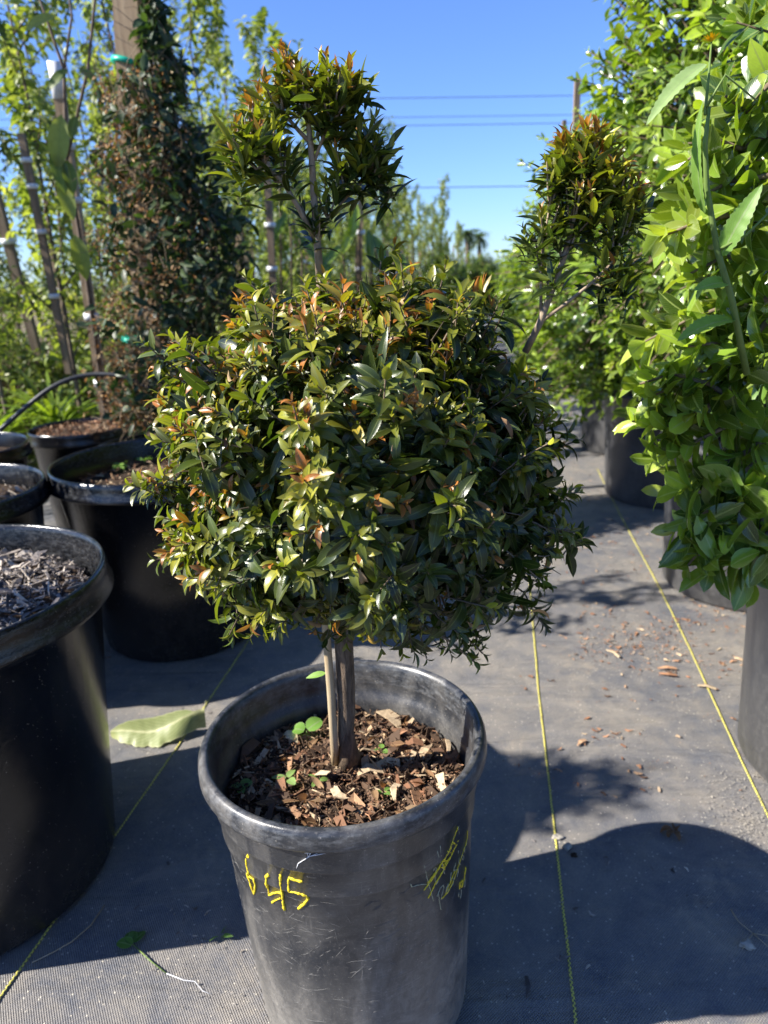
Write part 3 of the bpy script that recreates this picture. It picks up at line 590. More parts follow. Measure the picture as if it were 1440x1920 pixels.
# long stems hanging at the lower right
for pts in ([(800, 1150, .8), (860, 1180, .8), (905, 1225, .8)], [(760, 1150, .78), (840, 1200, .79), (895, 1245, .8)], [(940, 1020, .82), (1010, 1010, .82), (1070, 990, .83)]):
    q = [loc(AT(*p)) for p in pts]; st.path(q, [.002, .0012], 5)
    q = [np.array(v) for v in q]
    for f in np.linspace(.2, 1, 5):
        i = min(int(f * 2), 1); p = q[i] + (q[i + 1] - q[i]) * (f * 2 - i)
        shoots(lv, p[None], (q[2] - q[0] + np.array([0, 0, .01]))[None], 2, .006, .034, .34, 30, 70, (.3, .9), .35, .15)
link('ball_crown', lv.mesh('ball_crown'), M['topiary_leaf'], tree)
# main boughs inside the ball
for k in range(16):
    dv = fib(16)[k]; dv = nrm((dv + np.array([0, 0, .25]))[None])[0]; e = c0 + dv * .15; s0 = np.array(loc(AT(636, 1010, .86))) + np.array([0, 0, random.uniform(-.03, .10)])
    m = (s0 + e) / 2 + R_.normal(0, .012, 3); st.path([s0, m, e], [.006, .0042, .0025], 7)
link('branches', st.mesh('branches'), M['twig'], tree)

def tuft(name, stems, lobes, nsh, L, young, label):
    """stems: polylines of (px,py,depth, radius); lobes: (px,py,depth,r,n)"""
    s = Tubes(); l = Leaves('lance', 6)
    for pts in stems:
        s.path([loc(AT(x, y, dd)) for x, y, dd, _ in pts], [q[3] for q in pts], 8)
    allp = [np.array(loc(AT(x, y, dd))) for pts in stems for x, y, dd, _ in pts]
    allp = np.array(allp)
    for x, y, dd, rr, n, yv in lobes:
        c = np.array(loc(AT(x, y, dd))); n = max(3, int(n * .62)); dv = rvec(n); dv[:, 2] = np.abs(dv[:, 2]) * .9 - .25; dv = nrm(dv)
        tp = c + dv * rr * R_.uniform(.55, 1.05, (n, 1)) * np.array([1, .9, 1])
        axx = dv * .5 + np.array([0, 0, .8]) + R_.normal(0, .25, dv.shape)
        shoots(l, tp, axx, 6, .0085, L, .27, 12, 62, (.1, 1.0), .45, min(1, yv + .22), droop=.05, youngvar=.45, grow=3.2)
        # twigs from the nearest stem point
        for t_ in tp:
            j = np.argmin(np.linalg.norm(allp - t_ + np.array([0, 0, .03]), axis=1)); m_ = (allp[j] + t_) / 2 + np.array([0, 0, -.006])
            s.path([allp[j], m_, t_], [.0018, .0014, .0009], 4, cap=False)
    o = link(name, l.mesh(name), M['topiary_leaf'], tree); o['label'] = label
    b = link(name.replace('crown', 'stems'), s.mesh(name + 's'), M['pale_twig'], tree)
D0 = .87
tuft('top_tuft_crown',
     [[(600, 525, D0, .0048), (594, 440, D0, .0042), (588, 360, D0, .0038), (584, 290, D0, .0034), (578, 230, D0, .0028), (570, 170, D0, .002), (562, 130, D0, .0012)],
      [(592, 450, D0, .003), (560, 390, .86, .0028), (530, 340, .855, .0024), (495, 310, .85, .0018), (465, 285, .85, .001)],
      [(586, 272, D0, .0026), (560, 245, .87, .0022), (530, 210, .87, .0018), (510, 180, .875, .001)],
      [(596, 455, D0, .002), (615, 410, .88, .0016), (650, 370, .89, .0014), (690, 330, .9, .001)],
      [(590, 300, D0, .002), (605, 260, .87, .0016), (620, 220, .87, .001)], [(572, 160, D0, .0018), (545, 130, .87, .0014), (528, 95, .87, .0008)]],
     [(645, 160, .87, .030, 22, .55), (600, 150, .87, .026, 14, .6), (560, 125, .87, .018, 8, .8), (530, 100, .87, .012, 4, 1), (465, 255, .85, .028, 17, .45), (500, 255, .85, .02, 8, .45), (500, 190, .87, .024, 11, .8), (540, 165, .87, .02, 7, .8), (610, 215, .88, .034, 11, .35), (660, 200, .88, .022, 8, .35), (695, 275, .9, .030, 24, .2), (710, 320, .9, .02, 9, .2), (655, 300, .88, .024, 9, .3), (450, 300, .85, .016, 6, .4), (570, 400, .86, .026, 5, .15), (620, 365, .88, .022, 5, .15), (535, 320, .87, .026, 5, .15)], 1, .034, .4, 'loose bronze-tipped tuft at the very top of the tree')
tuft('side_tuft_crown',
     [[(985, 660, .90, .0046), (1012, 606, .89, .0042), (1035, 545, .885, .0038), (1055, 490, .88, .0034), (1072, 430, .88, .003), (1090, 380, .88, .0024), (1105, 330, .88, .0016), (1112, 290, .88, .001)],
      [(1012, 604, .89, .0026), (1060, 570, .88, .0022), (1110, 530, .875, .0018), (1150, 490, .87, .001)], [(1014, 590, .89, .002), (1015, 520, .89, .0018), (1020, 450, .885, .0014), (1030, 390, .88, .001)], [(1072, 430, .88, .0022), (1110, 400, .875, .0018), (1160, 370, .87, .001)]],
     [(1075, 268, .88, .018, 10, .85), (1115, 262, .88, .022, 13, .85), (1050, 305, .88, .018, 9, .6), (1100, 310, .88, .026, 13, .7), (1150, 315, .87, .022, 12, .7), (1185, 355, .87, .018, 9, .7), (1120, 355, .87, .03, 12, .5), (1160, 385, .87, .022, 10, .5), (1045, 360, .88, .02, 8, .4), (1065, 395, .88, .018, 6, .4), (1015, 415, .88, .018, 7, .3), (1000, 450, .88, .016, 6, .25), (1150, 440, .87, .02, 7, .35), (1165, 490, .87, .016, 7, .3), (1140, 525, .87, .012, 4, .25), (1105, 415, .88, .016, 4, .3), (1030, 500, .885, .012, 2, .2)], 1, .034, .4, 'second bronze-tipped tuft on a stem leaning out to the right')
# small pale leaf sprouting from the trunk
sl_ = Leaves('lance', 6); p = np.array(loc(AT(612, 1262, .86))); sl_.add(p[None], np.array([[-1, -.1, -.05]]), np.array([[0, -.5, 1.0]]), .029, .011, .4, .2, .6, .9)
o = link('sprout', sl_.mesh('sprout'), M['weed_leaf'], tree); o['label'] = 'single pale leaf sprouting from the trunk below the crown'

# ============================================================= other pots
def big_pot(name, x, y, R, r, H, mat, label, group=None, soilz=None, smat=None, cat='plant pot'):
    o = empty(name, (x, y, 0), label=label, cat=cat, group=group)
    link('pot_body', lathe('pot_body', big_prof(R, r, H), 96, 0.006), M[mat], o)
    soil_disc('soil', R * 0.895 - 0.004, (H - 0.07) if soilz is None else soilz, smat or M['soil'], o, .006, x)
    return o
big_pot('nursery_pot', -.822, 1.135, .330, .258, .60, 'black_plastic', 'large glossy black pot in the left foreground, filled with grey mulch', soilz=.535)
mulch('grey_mulch', (-.822, 1.135), .292, .538, 3200, M['grey_chips'], 'grey and tan shredded bark in the large left foreground pot', (0.012, .05), .016, cat='mulch')
big_pot('nursery_pot', -.665, 2.15, .335, .245, .575, 'black_plastic', 'large half-empty black pot just left of the lollipop crown', soilz=.49)
mulch('weedy_mulch', (-.665, 2.15), .29, .495, 500, M['chips'], 'dry bits on the soil of the half empty pot', (.01, .035), .01, tone=lambda n: R_.uniform(.5, 1, n))
big_pot('nursery_pot', -1.25, 1.86, .325, .25, .57, 'black_plastic', 'black pot cut by the left edge, directly behind the large foreground pot', soilz=.51)
mulch('brown_mulch', (-1.25, 1.86), .285, .515, 500, M['grey_chips'], 'grey bark in the second pot along the left edge', (.01, .035), .012)
big_pot('nursery_pot', -1.72, 2.78, .315, .25, .50, 'black_plastic', 'farther black pot at the left edge, under the black tube', soilz=.44)
big_pot('nursery_pot', -1.37, 3.28, .235, .18, .475, 'black_plastic', 'smaller black pot full of dry mulch with a staked whip in it', soilz=.445)
mulch('dry_mulch', (-1.37, 3.28), .20, .452, 500, M['litter'], 'orange-brown dry mulch around the stake in the smaller black pot', (.01, .035), .02)
big_pot('nursery_pot', -.95, 2.95, .235, .18, .45, 'black_plastic', 'black pot hidden under the dry jasmine column', soilz=.41)
# right-hand row
RP = [(1.065, 1.335, 'dusty black pot at the right edge beneath the nearest green shrub'), (1.265, 2.33, 'second pot of the right row, grey and partly hidden by hanging leaves'), (1.385, 3.42, 'third pot of the right row, dappled grey with light on its side'), (1.54, 4.42, 'fourth pot of the right row, pale in the sun'), (1.62, 1.86, 'grey pot standing behind the first two pots of the right row')]
for i, (x, y, lb) in enumerate(RP): big_pot('nursery_pot', x, y, .32, .275, .56, 'dusty_plastic', lb)
# a few green weeds in the half empty pot
for i in range(7):
    px, py = random.uniform(215, 300), random.uniform(858, 885)
    s_ = seedling(px, py, .50, 6, .03, 'low green weed on the soil of the half empty pot', .01, .6, .4, 'lance'); s_['group'] = 'weeds in the half empty pot'

# ============================================================= green shrubs on the right
def shrub_meshes(rad, n, L, seed, npair=6, W=.42, clump=.10, interior=1500, zlow=-.9, shape='oval', spacing=.02):
    global R_
    R_ = np.random.default_rng(seed); l = Leaves(shape, 6); s = Tubes(); rad = np.array(rad)
    d = nrm(fib(n) + R_.normal(0, .05, (n, 3))); d = d[d[:, 2] > zlow]
    bumpy = 1 + clump * np.sin(6 * d[:, 0] + seed) * np.sin(5 * d[:, 2] + 2 * seed) + clump * .8 * np.sin(11 * d[:, 1] + 9 * d[:, 2] + seed)
    tp = d * rad * (bumpy * R_.uniform(.78, 1.08, len(d)))[:, None]
    a = d * .8 + R_.normal(0, .3, d.shape) + np.array([0, 0, .25])
    shoots(l, tp, a, npair, spacing, L, W, 25, 85, (.1, .7), .3, .42, droop=.15, youngvar=.6, grow=2.5)
    s.sticks(tp * .35, tp, .005, .0018, .4)
    k = interior; di = rvec(k); Pi = di * rad * R_.uniform(.45, .9, (k, 1))
    l.add(Pi, di + R_.normal(0, .8, (k, 3)), di + R_.normal(0, .5, (k, 3)), L * R_.uniform(.7, 1.1, k), L * W * R_.uniform(.8, 1.1, k), .5, .3, R_.uniform(0, .3, k))
    return l, s
# nearest shrub: its own crown
def green_shrub(x, y, zc_, meshes, label, group=None, pot_z=.48, rz=0, sc=1):
    o = empty('green_shrub', (x, y, pot_z), label=label, cat='shrub', group=group)
    a = link('crown', meshes[0] if not isinstance(meshes[0], Leaves) else meshes[0].mesh('crown'), [] if not isinstance(meshes[0], Leaves) else M['shrub_leaf'], o)
    b = link('branches', meshes[1] if not isinstance(meshes[1], Tubes) else meshes[1].mesh('branches'), [] if not isinstance(meshes[1], Tubes) else M['twig'], o)
    for q in (a, b): q.location = (0, 0, zc_ - pot_z); q.rotation_euler = (0, 0, rz)
    t_ = Tubes(); t_.path([(0, 0, -.02), (.02, .01, .3), (0, 0, zc_ - pot_z), (.02, 0, zc_ - pot_z + .5)], [.018, .015, .012, .006], 8)
    link('trunk', t_.mesh('trunk'), M['bark'], o); return o
l1, s1 = shrub_meshes((.50, .46, .62), 620, .082, 21, interior=1500, clump=.07, spacing=.024)
# hanging branches towards the aisle
off = np.array([1.06, 1.36, 1.24])
for pts, n in (([(1400, 700), (1330, 760), (1260, 800), (1185, 790)], 9), ([(1440, 760), (1380, 790), (1300, 830), (1230, 860)], 8), ([(1440, 900), (1370, 950), (1320, 960), (1270, 990)], 8), ([(1440, 1000), (1400, 1040), (1350, 1050), (1310, 1040)], 7), ([(1440, 600), (1390, 660), (1330, 690), (1230, 740)], 8), ([(1440, 850), (1400, 880), (1390, 930), (1385, 960)], 6), ([(1430, 960), (1420, 1040), (1410, 1090)], 5), ([(1440, 820), (1380, 860), (1300, 890), (1250, 920)], 8), ([(1440, 930), (1380, 900), (1320, 900)], 6), ([(1420, 780), (1330, 720), (1260, 700), (1200, 720)], 8), ([(1440, 700), (1360, 640), (1290, 650)], 7), ([(1440, 1010), (1380, 1000), (1330, 1010), (1290, 1060)], 7), ([(1440, 500), (1360, 480), (1280, 520)], 6), ([(1440, 330), (1370, 340), (1310, 370)], 6),
                ([(1440, 560), (1370, 570), (1290, 600), (1210, 640)], 8), ([(1440, 420), (1380, 400), (1300, 420), (1250, 440)], 7), ([(1440, 250), (1390, 280), (1340, 260), (1290, 300)], 7), ([(1440, 160), (1400, 210), (1360, 180)], 5)):
    dd = 0.98; q = [np.array(AT(x, y, dd + .04 * random.random())) - off for x, y in pts]; s1.path([q[0] + np.array([.25, .12, 0])] + [Vector(v) for v in q], [.006, .004, .0028, .0016], 6)
    m = len(q) - 1
    for f in np.linspace(0.1, 1, n):
        i = min(int(f * m), m - 1); p = q[i] + (q[i + 1] - q[i]) * (f * m - i); dr = q[i + 1] - q[i]
        a = nrm((dr / np.linalg.norm(dr) + R_.normal(0, .45, 3) + np.array([0, 0, .25]))[None])
        shoots(l1, p[None], a, 3, .017, .074, .44, 35, 75, (.1, .7), .3, .55, lmin=.55, droop=.1)
green_shrub(1.06, 1.36, 1.24, (l1, s1), 'nearest bright green shrub filling the right edge, with hanging leafy branches')
l2, s2 = shrub_meshes((.52, .52, .80), 1050, .055, 33, interior=2000, clump=.09)
me2 = (l2, s2)
sh2 = green_shrub(1.20, 2.30, 1.35, me2, 'tall bright green shrub behind the nearest one, reaching the top of the picture', rz=.4)
hedge_spots = [(1.28, 3.46, .30, 1.9, 1.22, .92, 'third green shrub of the right row, softly blurred'), (1.44, 4.5, .22, 4.1, 1.15, .78, 'fourth green shrub of the right row, beyond the side tuft'), (1.46, 5.6, .20, .3, .98, .72, 'fifth green shrub of the right row, small and blurred')] + [(x, y, .18, y * 2.7, 1.0, .74, 'far green shrub at the end of the right row') for x, y in ((1.66, 6.7), (1.82, 7.9), (2.0, 9.3), (2.25, 10.9), (2.6, 12.8), (3.0, 15.0), (1.2, 13.5), (2.0, 14.2), (3.6, 17.5), (2.4, 17.0))]
for x, y, z, rz, sc, sz, lb in hedge_spots:
    c = copy_tree(sh2); c.location = (x, y, z); c.rotation_euler = (0, 0, rz); c.scale = (sc, sc, sz)
    c['label'] = lb; c['group'] = 'green shrubs of the right row'
sh2['group'] = 'green shrubs of the right row'; sh2.scale = (1.08, 1.08, 1.08); sh2.location.z = .40
for (x, y, rz) in ((2.15, 1.9, 2.2), (2.35, 3.0, 3.9)):
    c = copy_tree(sh2); c.location = (x, y, .48); c.rotation_euler = (0, 0, rz); c.scale = (.9, .9, .85)
    c['label'] = 'green shrub behind the right row, seen only through its leaves'; c['group'] = 'green shrubs of the second right row'

# sow thistle weed climbing in the nearest shrub
th = empty('sow_thistle', AT(1400, 700, .93), label='tall weed with toothed pale leaves and a yellow flower before the right shrub', cat='weed')
TO = Vector(th.location); s = Tubes(); fl = lambda x, y, dd: AT(x, y, dd) - TO
s.path([fl(1400, 700, .93), fl(1372, 560, .90), fl(1345, 470, .89), fl(1325, 350, .89), fl(1322, 270, .88), fl(1330, 200, .88)], [.0045, .004, .0036, .0032, .0028, .0018], 8)
s.path([fl(1322, 215, .88), fl(1328, 150, .9), fl(1334, 80, .92)], [.0018, .0014, .001], 6)
s.path([fl(1345, 470, .89), fl(1400, 440, .87), fl(1440, 400, .87)], [.002, .0015, .001], 6); s.path([fl(1325, 200, .88), fl(1360, 140, .88), fl(1420, 190, .88)], [.0018, .0014, .001], 6)
link('stem', s.mesh('stem'), M['green_stem'], th)
def toothed(name, a, b, up, W, parent, mat, curl=.4, teeth=9, age=.6, bend=0.0):
    a = Vector(a); b = Vector(b); D = (b - a).normalized(); L = (b - a).length; U = Vector(up); U = (U - D * U.dot(D)).normalized(); S = D.cross(U)
    rows = teeth * 2 + 2; V = []; T = []; UV = []
    for i in range(rows):
        t = i / (rows - 1); wv = max(.02, sin(pi * t ** .7) ** .7) * W * .5 * (1.0 if i % 2 else .86)
        c = a + D * (L * t) - U * (curl * L * (t * t - t) * .5)
        for sg in (-1, -.5, 0, .5, 1):
            V.append(tuple(c + S * (sg * wv) + U * (abs(sg) * wv * .3 + random.gauss(0, W * .012)))); T.append((age, random.uniform(.5, .6), 0, 1)); UV.append((.5 + sg / 2, t))
    F = [(i * 5 + j, i * 5 + j + 1, i * 5 + j + 6, i * 5 + j + 5) for i in range(rows - 1) for j in range(4)]
    return link(name, raw_mesh(name, V, F, True, T, UV), M[mat], parent)
for a, b, up, W, ag in (((1322, 120, .90), (1212, 235, .86), (-.4, -.7, .6), .022, .95), ((1322, 400, .89), (1318, 190, .86), (-1, -.4, .1), .018, .8), ((1352, 480, .89), (1430, 345, .87), (-.5, -.8, .3), .026, .5), ((1365, 530, .9), (1300, 545, .89), (0, -.7, .8), .022, .8), ((1375, 600, .91), (1270, 640, .88), (0, -.4, 1), .03, .75)):
    toothed('leaf', fl(*a), fl(*b), up, W, th, 'weed_leaf', .6, age=ag, teeth=12)
lv = Leaves('strap', 4); n = 40; a = R_.random(n) * 6.28; D = np.stack([np.cos(a) * .8 - .2, np.sin(a) * .8 - .2, R_.uniform(.2, .9, n)], 1)
lv.add(np.array([fl(1334, 78, .92)] * n), D, np.array([[0, 0, 1.0]] * n), R_.uniform(.010, .014, n), .0026, .2, .1, .8); link('flower', lv.mesh('flower'), M['petal'], th)

# ============================================================= stakes, saplings, vine on the left
def stake(px0, py0, d0, px1, py1, d1, wd, mat, label, ties=(), cap=False, group=None, square=True):
    """from the bottom point to the top point"""
    b = AT(px0, py0, d0); t_ = AT(px1, py1, d1)
    o = empty('wooden_stake', b, label=label, cat='stake', group=group); s = Tubes()
    k = 4 if square else 8; s.path([Vector((0, 0, 0)), t_ - b], [wd * .7, wd * .7] if square else [wd / 2, wd / 2], k)
    me = s.mesh('shaft'); 
    if square: me.polygons.foreach_set('use_smooth', np.zeros(len(me.polygons), bool))
    link('shaft', me, M[mat], o)
    for f in ties:
        q = Tubes(); c = (t_ - b) * f; dr = (t_ - b).normalized(); q.path([c - dr * wd * .35, c + dr * wd * .35], [wd * .85] * 2, 10); link('tie', q.mesh('tie'), M['tape'], o)
    if cap:
        q = Tubes(); dr = (t_ - b).normalized(); q.path([t_ - b - dr * wd * 3.2, t_ - b + dr * .004], [wd * .78] * 2, 4); link('cap', q.mesh('cap'), M['tape'], o)
    return o
stake(199, 785, 3.27, 103, 118, 3.1, .037, 'wood', 'tan stake with white top wrap and white ties standing in the smaller black pot', (.12, .33, .49, .66, .80), True)
stake(130, 700, 3.9, 40, 250, 3.8, .032, 'old_wood', 'brown stake with white ties near the left edge', (.35, .62, .8, .9))
stake(78, 690, 4.4, -15, 340, 4.3, .045, 'old_wood', 'leaning grey-brown stake cut by the left edge', (.4, .7))
stake(125, 650, 4.6, 92, 430, 4.6, .022, 'wood', 'slim pale stake between the two brown stakes at left', (.5,))
stake(516, 620, 4.7, 495, 200, 4.6, .040, 'old_wood', 'grey-brown stake rising behind the left of the top tuft', (.30, .5, .88))
stake(672, 620, 5.0, 677, 350, 4.9, .036, 'wood', 'tan stake right of the trunk between crown and top tuft', (.45, .70))
stake(462, 700, 5.6, 446, 440, 5.6, .05, 'wood', 'pair-left tan stake behind the crown at left', ())
stake(452, 700, 6.4, 462, 470, 6.4, .05, 'wood', 'short tan stake partly behind the left edge of the crown', ())
stake(1072, 420, 4.3, 1083, 148, 4.25, .030, 'old_wood', 'grey post standing up behind the side tuft against the sky', ())
stake(1054, 420, 6.3, 1058, 225, 6.2, .030, 'old_wood', 'short grey post top just left of the taller post', ())
stake(578, 560, 6.4, 572, 420, 6.4, .035, 'wood', 'thin far stake just left of the upper trunk', (.5,))
for i in range(16):
    px = 730 + i * 8.5 + random.uniform(-4, 4); Yd = 7.5 + i * .8
    top = 480 - i * 2 + random.uniform(-25, 12); stake(px, 620, Yd, px - 2, top, Yd, .035, 'wood', 'far tan stake in the row of staked saplings', (.7,), group='far stakes between the saplings')

# thick post and vine
vy = 2.80
post = empty('timber_post', AT(292, 800, vy), label='thick square timber post inside the dark climbing vine, bare at the top of the picture', cat='post')
s = Tubes(); PO = Vector(post.location); s.path([Vector((0, 0, -.35)), AT(262, 400, vy) - PO, AT(238, -60, vy) - PO], [.058, .058, .058], 4); me = s.mesh('shaft'); me.polygons.foreach_set('use_smooth', np.zeros(len(me.polygons), bool)); link('shaft', me, M['wood'], post)
for (x, y, wdt) in ((240, 118, .055), (266, 640, .075)):
    q = Tubes(); c = AT(x, y, vy) - PO; q.path([c - Vector((.004, 0, .008)), c + Vector((0, 0, .008))], [wdt, wdt * .94], 12); link('tie', q.mesh('tie'), M['green_tape'], post)
# loose end of green tape
vine = empty('climbing_vine', AT(296, 800, vy), label='dark climbing vine with dried rust-brown flowers wrapped round the thick post', cat='climbing plant')
VO = Vector(vine.location); lvd = Leaves('oval', 5); lvb = Leaves('oval', 4); s = Tubes()
prof = [(0, 255, 45), (100, 270, 66), (200, 278, 84), (300, 286, 98), (400, 305, 118), (500, 328, 136), (600, 325, 128), (700, 300, 100), (790, 290, 75)]
ys = R_.uniform(-40, 800, 9500); cx = np.interp(ys, [p[0] for p in prof], [p[1] for p in prof]); hw = np.interp(ys, [p[0] for p in prof], [p[2] for p in prof])
rr = np.sqrt(R_.random(len(ys))) ; aa = R_.random(len(ys)) * 6.283
P = np.array([AT(c + h * r_ * cos(a_) * (1 + .22 * sin(y_ * .045 + (2 if cos(a_) > 0 else 0)) + .16 * sin(y_ * .11 + a_)), y_, vy + h * r_ * sin(a_) * vy / 1350) - VO for y_, c, h, r_, a_ in zip(ys, cx, hw, rr, aa)])
thin = R_.random(len(ys)) < np.interp(ys, [-40, 150, 300], [.35, .6, 1.0]); thin &= ~((ys < 125) & (np.cos(aa) * rr * hw + cx < 262)); P = P[thin]; cxs = np.cos(aa)[thin] * rr[thin]; ysn = ys[thin]
brown = (R_.random(len(P)) < np.clip(.46 - .26 * cxs, .12, .75)) & (ysn > 130)
n = (~brown).sum(); Dd = rvec(n) + np.array([0, -.2, -.3]); lvd.add(P[~brown], Dd, rvec(n) + np.array([0, -.5, .8]), R_.uniform(.03, .065, n), R_.uniform(.013, .028, n), R_.uniform(0, .8, n), .3, R_.random(n) * .9)
nb = brown.sum()
for k in range(3):
    Dd = rvec(nb); lvb.add(P[brown] + R_.normal(0, .012, (nb, 3)), Dd, rvec(nb), R_.uniform(.008, .022, nb), R_.uniform(.003, .008, nb), .3, .3, R_.random(nb))
hx = R_.uniform(380, 470, 60); hy = R_.uniform(260, 560, 60); hp = np.array([AT(a_, b_, vy + R_.uniform(-.1, .15)) - VO for a_, b_ in zip(hx, hy)])
shoots(lvd, hp, np.tile([[.7, -.1, .1]], (60, 1)) + R_.normal(0, .4, (60, 3)), 4, .025, .055, .34, 30, 80, (.5, 1.4), .4, .8, droop=.4)
link('foliage', lvd.mesh('foliage'), M['vine_leaf'], vine); link('dry_flowers', lvb.mesh('dry_flowers'), M['dry_leaf'], vine)
tw = P[R_.integers(0, len(P), 1500)]; out = tw * np.array([1, 1, 0]); dirs = R_.normal(0, 1, tw.shape) + np.array([0, 0, .6]); s.sticks(tw, tw + nrm(dirs) * R_.uniform(.04, .17, (len(tw), 1)), .0016, .0006)
link('twigs', s.mesh('twigs'), M['twig'], vine)
# dry skirt plant beside the stake
dry = empty('dry_undergrowth', AT(250, 790, 2.95), label='dry tan and orange twiggy growth at the foot of the vine', cat='weed'); DO = Vector(dry.location)
lvb = Leaves('oval', 4); n = 2600; px = R_.normal(275, 42, n); py = R_.uniform(640, 800, n); dd = R_.uniform(2.75, 3.15, n)
P = np.array([AT(a, b, c) - DO for a, b, c in zip(px, py, dd)]); lvb.add(P, rvec(n), rvec(n), R_.uniform(.012, .028, n), R_.uniform(.005, .011, n), .3, .3, R_.random(n)); link('foliage', lvb.mesh('foliage'), M['dry_leaf'], dry)
s = Tubes(); q = P[:500]; s.sticks(q * np.array([.5, .5, .2]), q, .002, .0008); link('twigs', s.mesh('twigs'), M['twig'], dry)

# saplings
def sapling_proto(seed, H, L, dens=1.0, nb=16, lean=0):
    global R_
    R_ = np.random.default_rng(seed); rs = random.Random(seed); l = Leaves('oval', 5); s = Tubes()
    base = [Vector((rs.gauss(0, .02) + lean * z, rs.gauss(0, .02), z)) for z in np.linspace(0, H, 7)]; base[0] = Vector((0, 0, 0))
    s.path(base, [.014, .003], 6)
    tips = []; axs = []
    for k in range(nb):
        z = H * (.22 + .78 * (k + rs.random() * .6) / nb); z = min(z, H); a = rs.random() * 6.28; ln = (.22 + .25 * rs.random()) * (1.25 - z / H) + .12
        x0 = lean * z; p0 = Vector((x0, 0, z)); p2 = p0 + Vector((cos(a) * ln * .6, sin(a) * ln * .6, ln * .8)); pm = (p0 + p2) / 2 + Vector((cos(a), sin(a), 0)) * .03
        s.path([p0, pm, p2], [.005, .003, .0014], 4, cap=False)
        m = max(3, int(8 * dens))
        for f in np.linspace(.15, 1, m):
            q = p0.lerp(pm, f * 2) if f < .5 else pm.lerp(p2, f * 2 - 1); tips.append(q); axs.append((p2 - p0).normalized())
    for z in np.linspace(H * .3, H, int(18 * dens)): tips.append(Vector((lean * z, 0, z))); axs.append(Vector((0, 0, 1)))
    for z in np.linspace(H * .12, H * 1.0, 26): a = rs.random() * 6.28; q = Vector((cos(a), sin(a), 0)) * rs.uniform(.02, .24); tips.append(Vector((lean * z, 0, z)) + q); axs.append((q.normalized() + Vector((0, 0, .8))))
    tips = np.array(tips); axs = np.array(axs)
    shoots(l, tips, axs + R_.normal(0, .25, axs.shape), 2, .03, L, .42, 55, 80, (.4, 1.2), .35, .5, lmin=.75, droop=.35)
    return l.mesh('crown'), s.mesh('trunk')
SAP = []
for sd, H, L in ((51, 2.85, .085), (52, 2.7, .075), (53, 2.9, .08), (54, 2.6, .07)):
    cm, tm = sapling_proto(sd, H, L, 1.3, 20); cm.materials.append(M['sapling_leaf']); tm.materials.append(M['sapling_bark']); SAP.append((cm, tm))
def sapling(x, y, k, sc, rz, label, group):
    o = empty('sapling_tree', (x, y, 0), rz, label=label, cat='tree', group=group); o.scale = (sc, sc, sc)
    for nme, me in (('crown', SAP[k][0]), ('trunk', SAP[k][1])):
        c = bpy.data.objects.new(nme, me); col.objects.link(c); c.parent = o
    return o
GR = 'staked green saplings behind the pots'
near = [(-1.98, 3.75, 0, 1.0, 'nearest leafy sapling at the left edge'), (-1.68, 4.0, 1, 1.08, 'leafy sapling between the left edge and the tan stake'), (-1.25, 4.25, 2, 1.0, 'leafy sapling right behind the tan stake'), (-2.5, 4.6, 3, 1.1, 'leafy sapling farther back at the left edge'), (-.98, 4.7, 3, 1.08, 'leafy sapling showing right of the thick post'), (-.72, 5.3, 1, .97, 'thin sapling between the vine and the top tuft')]
for i, (x, y, k, sc, lb) in enumerate(near): sapling(x, y, k, sc, i * 1.3, lb, GR)
rr_ = random.Random(5)
for row in range(5):
    for j in range(18):
        y = 5.2 + j * .75 + rr_.uniform(-.25, .25) + row * .15; x = -.95 + .235 * (y - 5.2) - row * .72 + rr_.uniform(-.14, .14)
        if row == 0 and j < 1: continue
        sapling(x, y, rr_.randrange(4), rr_.uniform(.88, 1.16) * (0.98 if row == 0 else 1.05) - (.12 if (row == 0 and 0 < j < 4) else 0) - .022 * max(0, j - 4), rr_.uniform(0, 6.28), 'thin sapling with pale green leaves in the staked rows behind the pots', GR)
sapling(-1.27, 1.86, 1, .80, .5, 'sapling growing in the second pot along the left edge, almost all outside the picture', 'saplings standing left of the picture')
sapling(-1.74, 2.78, 2, .85, 2.5, 'sapling growing in the farther pot at the left edge, almost all outside the picture', 'saplings standing left of the picture')
sapling(-2.15, 2.35, 3, .9, 4.5, 'sapling beyond the left edge casting bands of shade on the aisle', 'saplings standing left of the picture')
o = empty('small_shrub', (-1.78, .88, 0), label='slender shrub standing left of the picture that shades the aisle', cat='shrub')
l_, s_ = shrub_meshes((.21, .12, .15), 85, .055, 5, interior=90, npair=3, clump=.25); a_ = link('crown', l_.mesh('crown'), M['shrub_leaf'], o); b_ = link('branches', s_.mesh('branches'), M['twig'], o)
a_.location = b_.location = (0, 0, 1.58); t_ = Tubes(); t_.path([(0, 0, 0), (.02, 0, .8), (0, 0, 1.6)], [.012, .010, .007], 7); link('trunk', t_.mesh('trunk'), M['bark'], o)
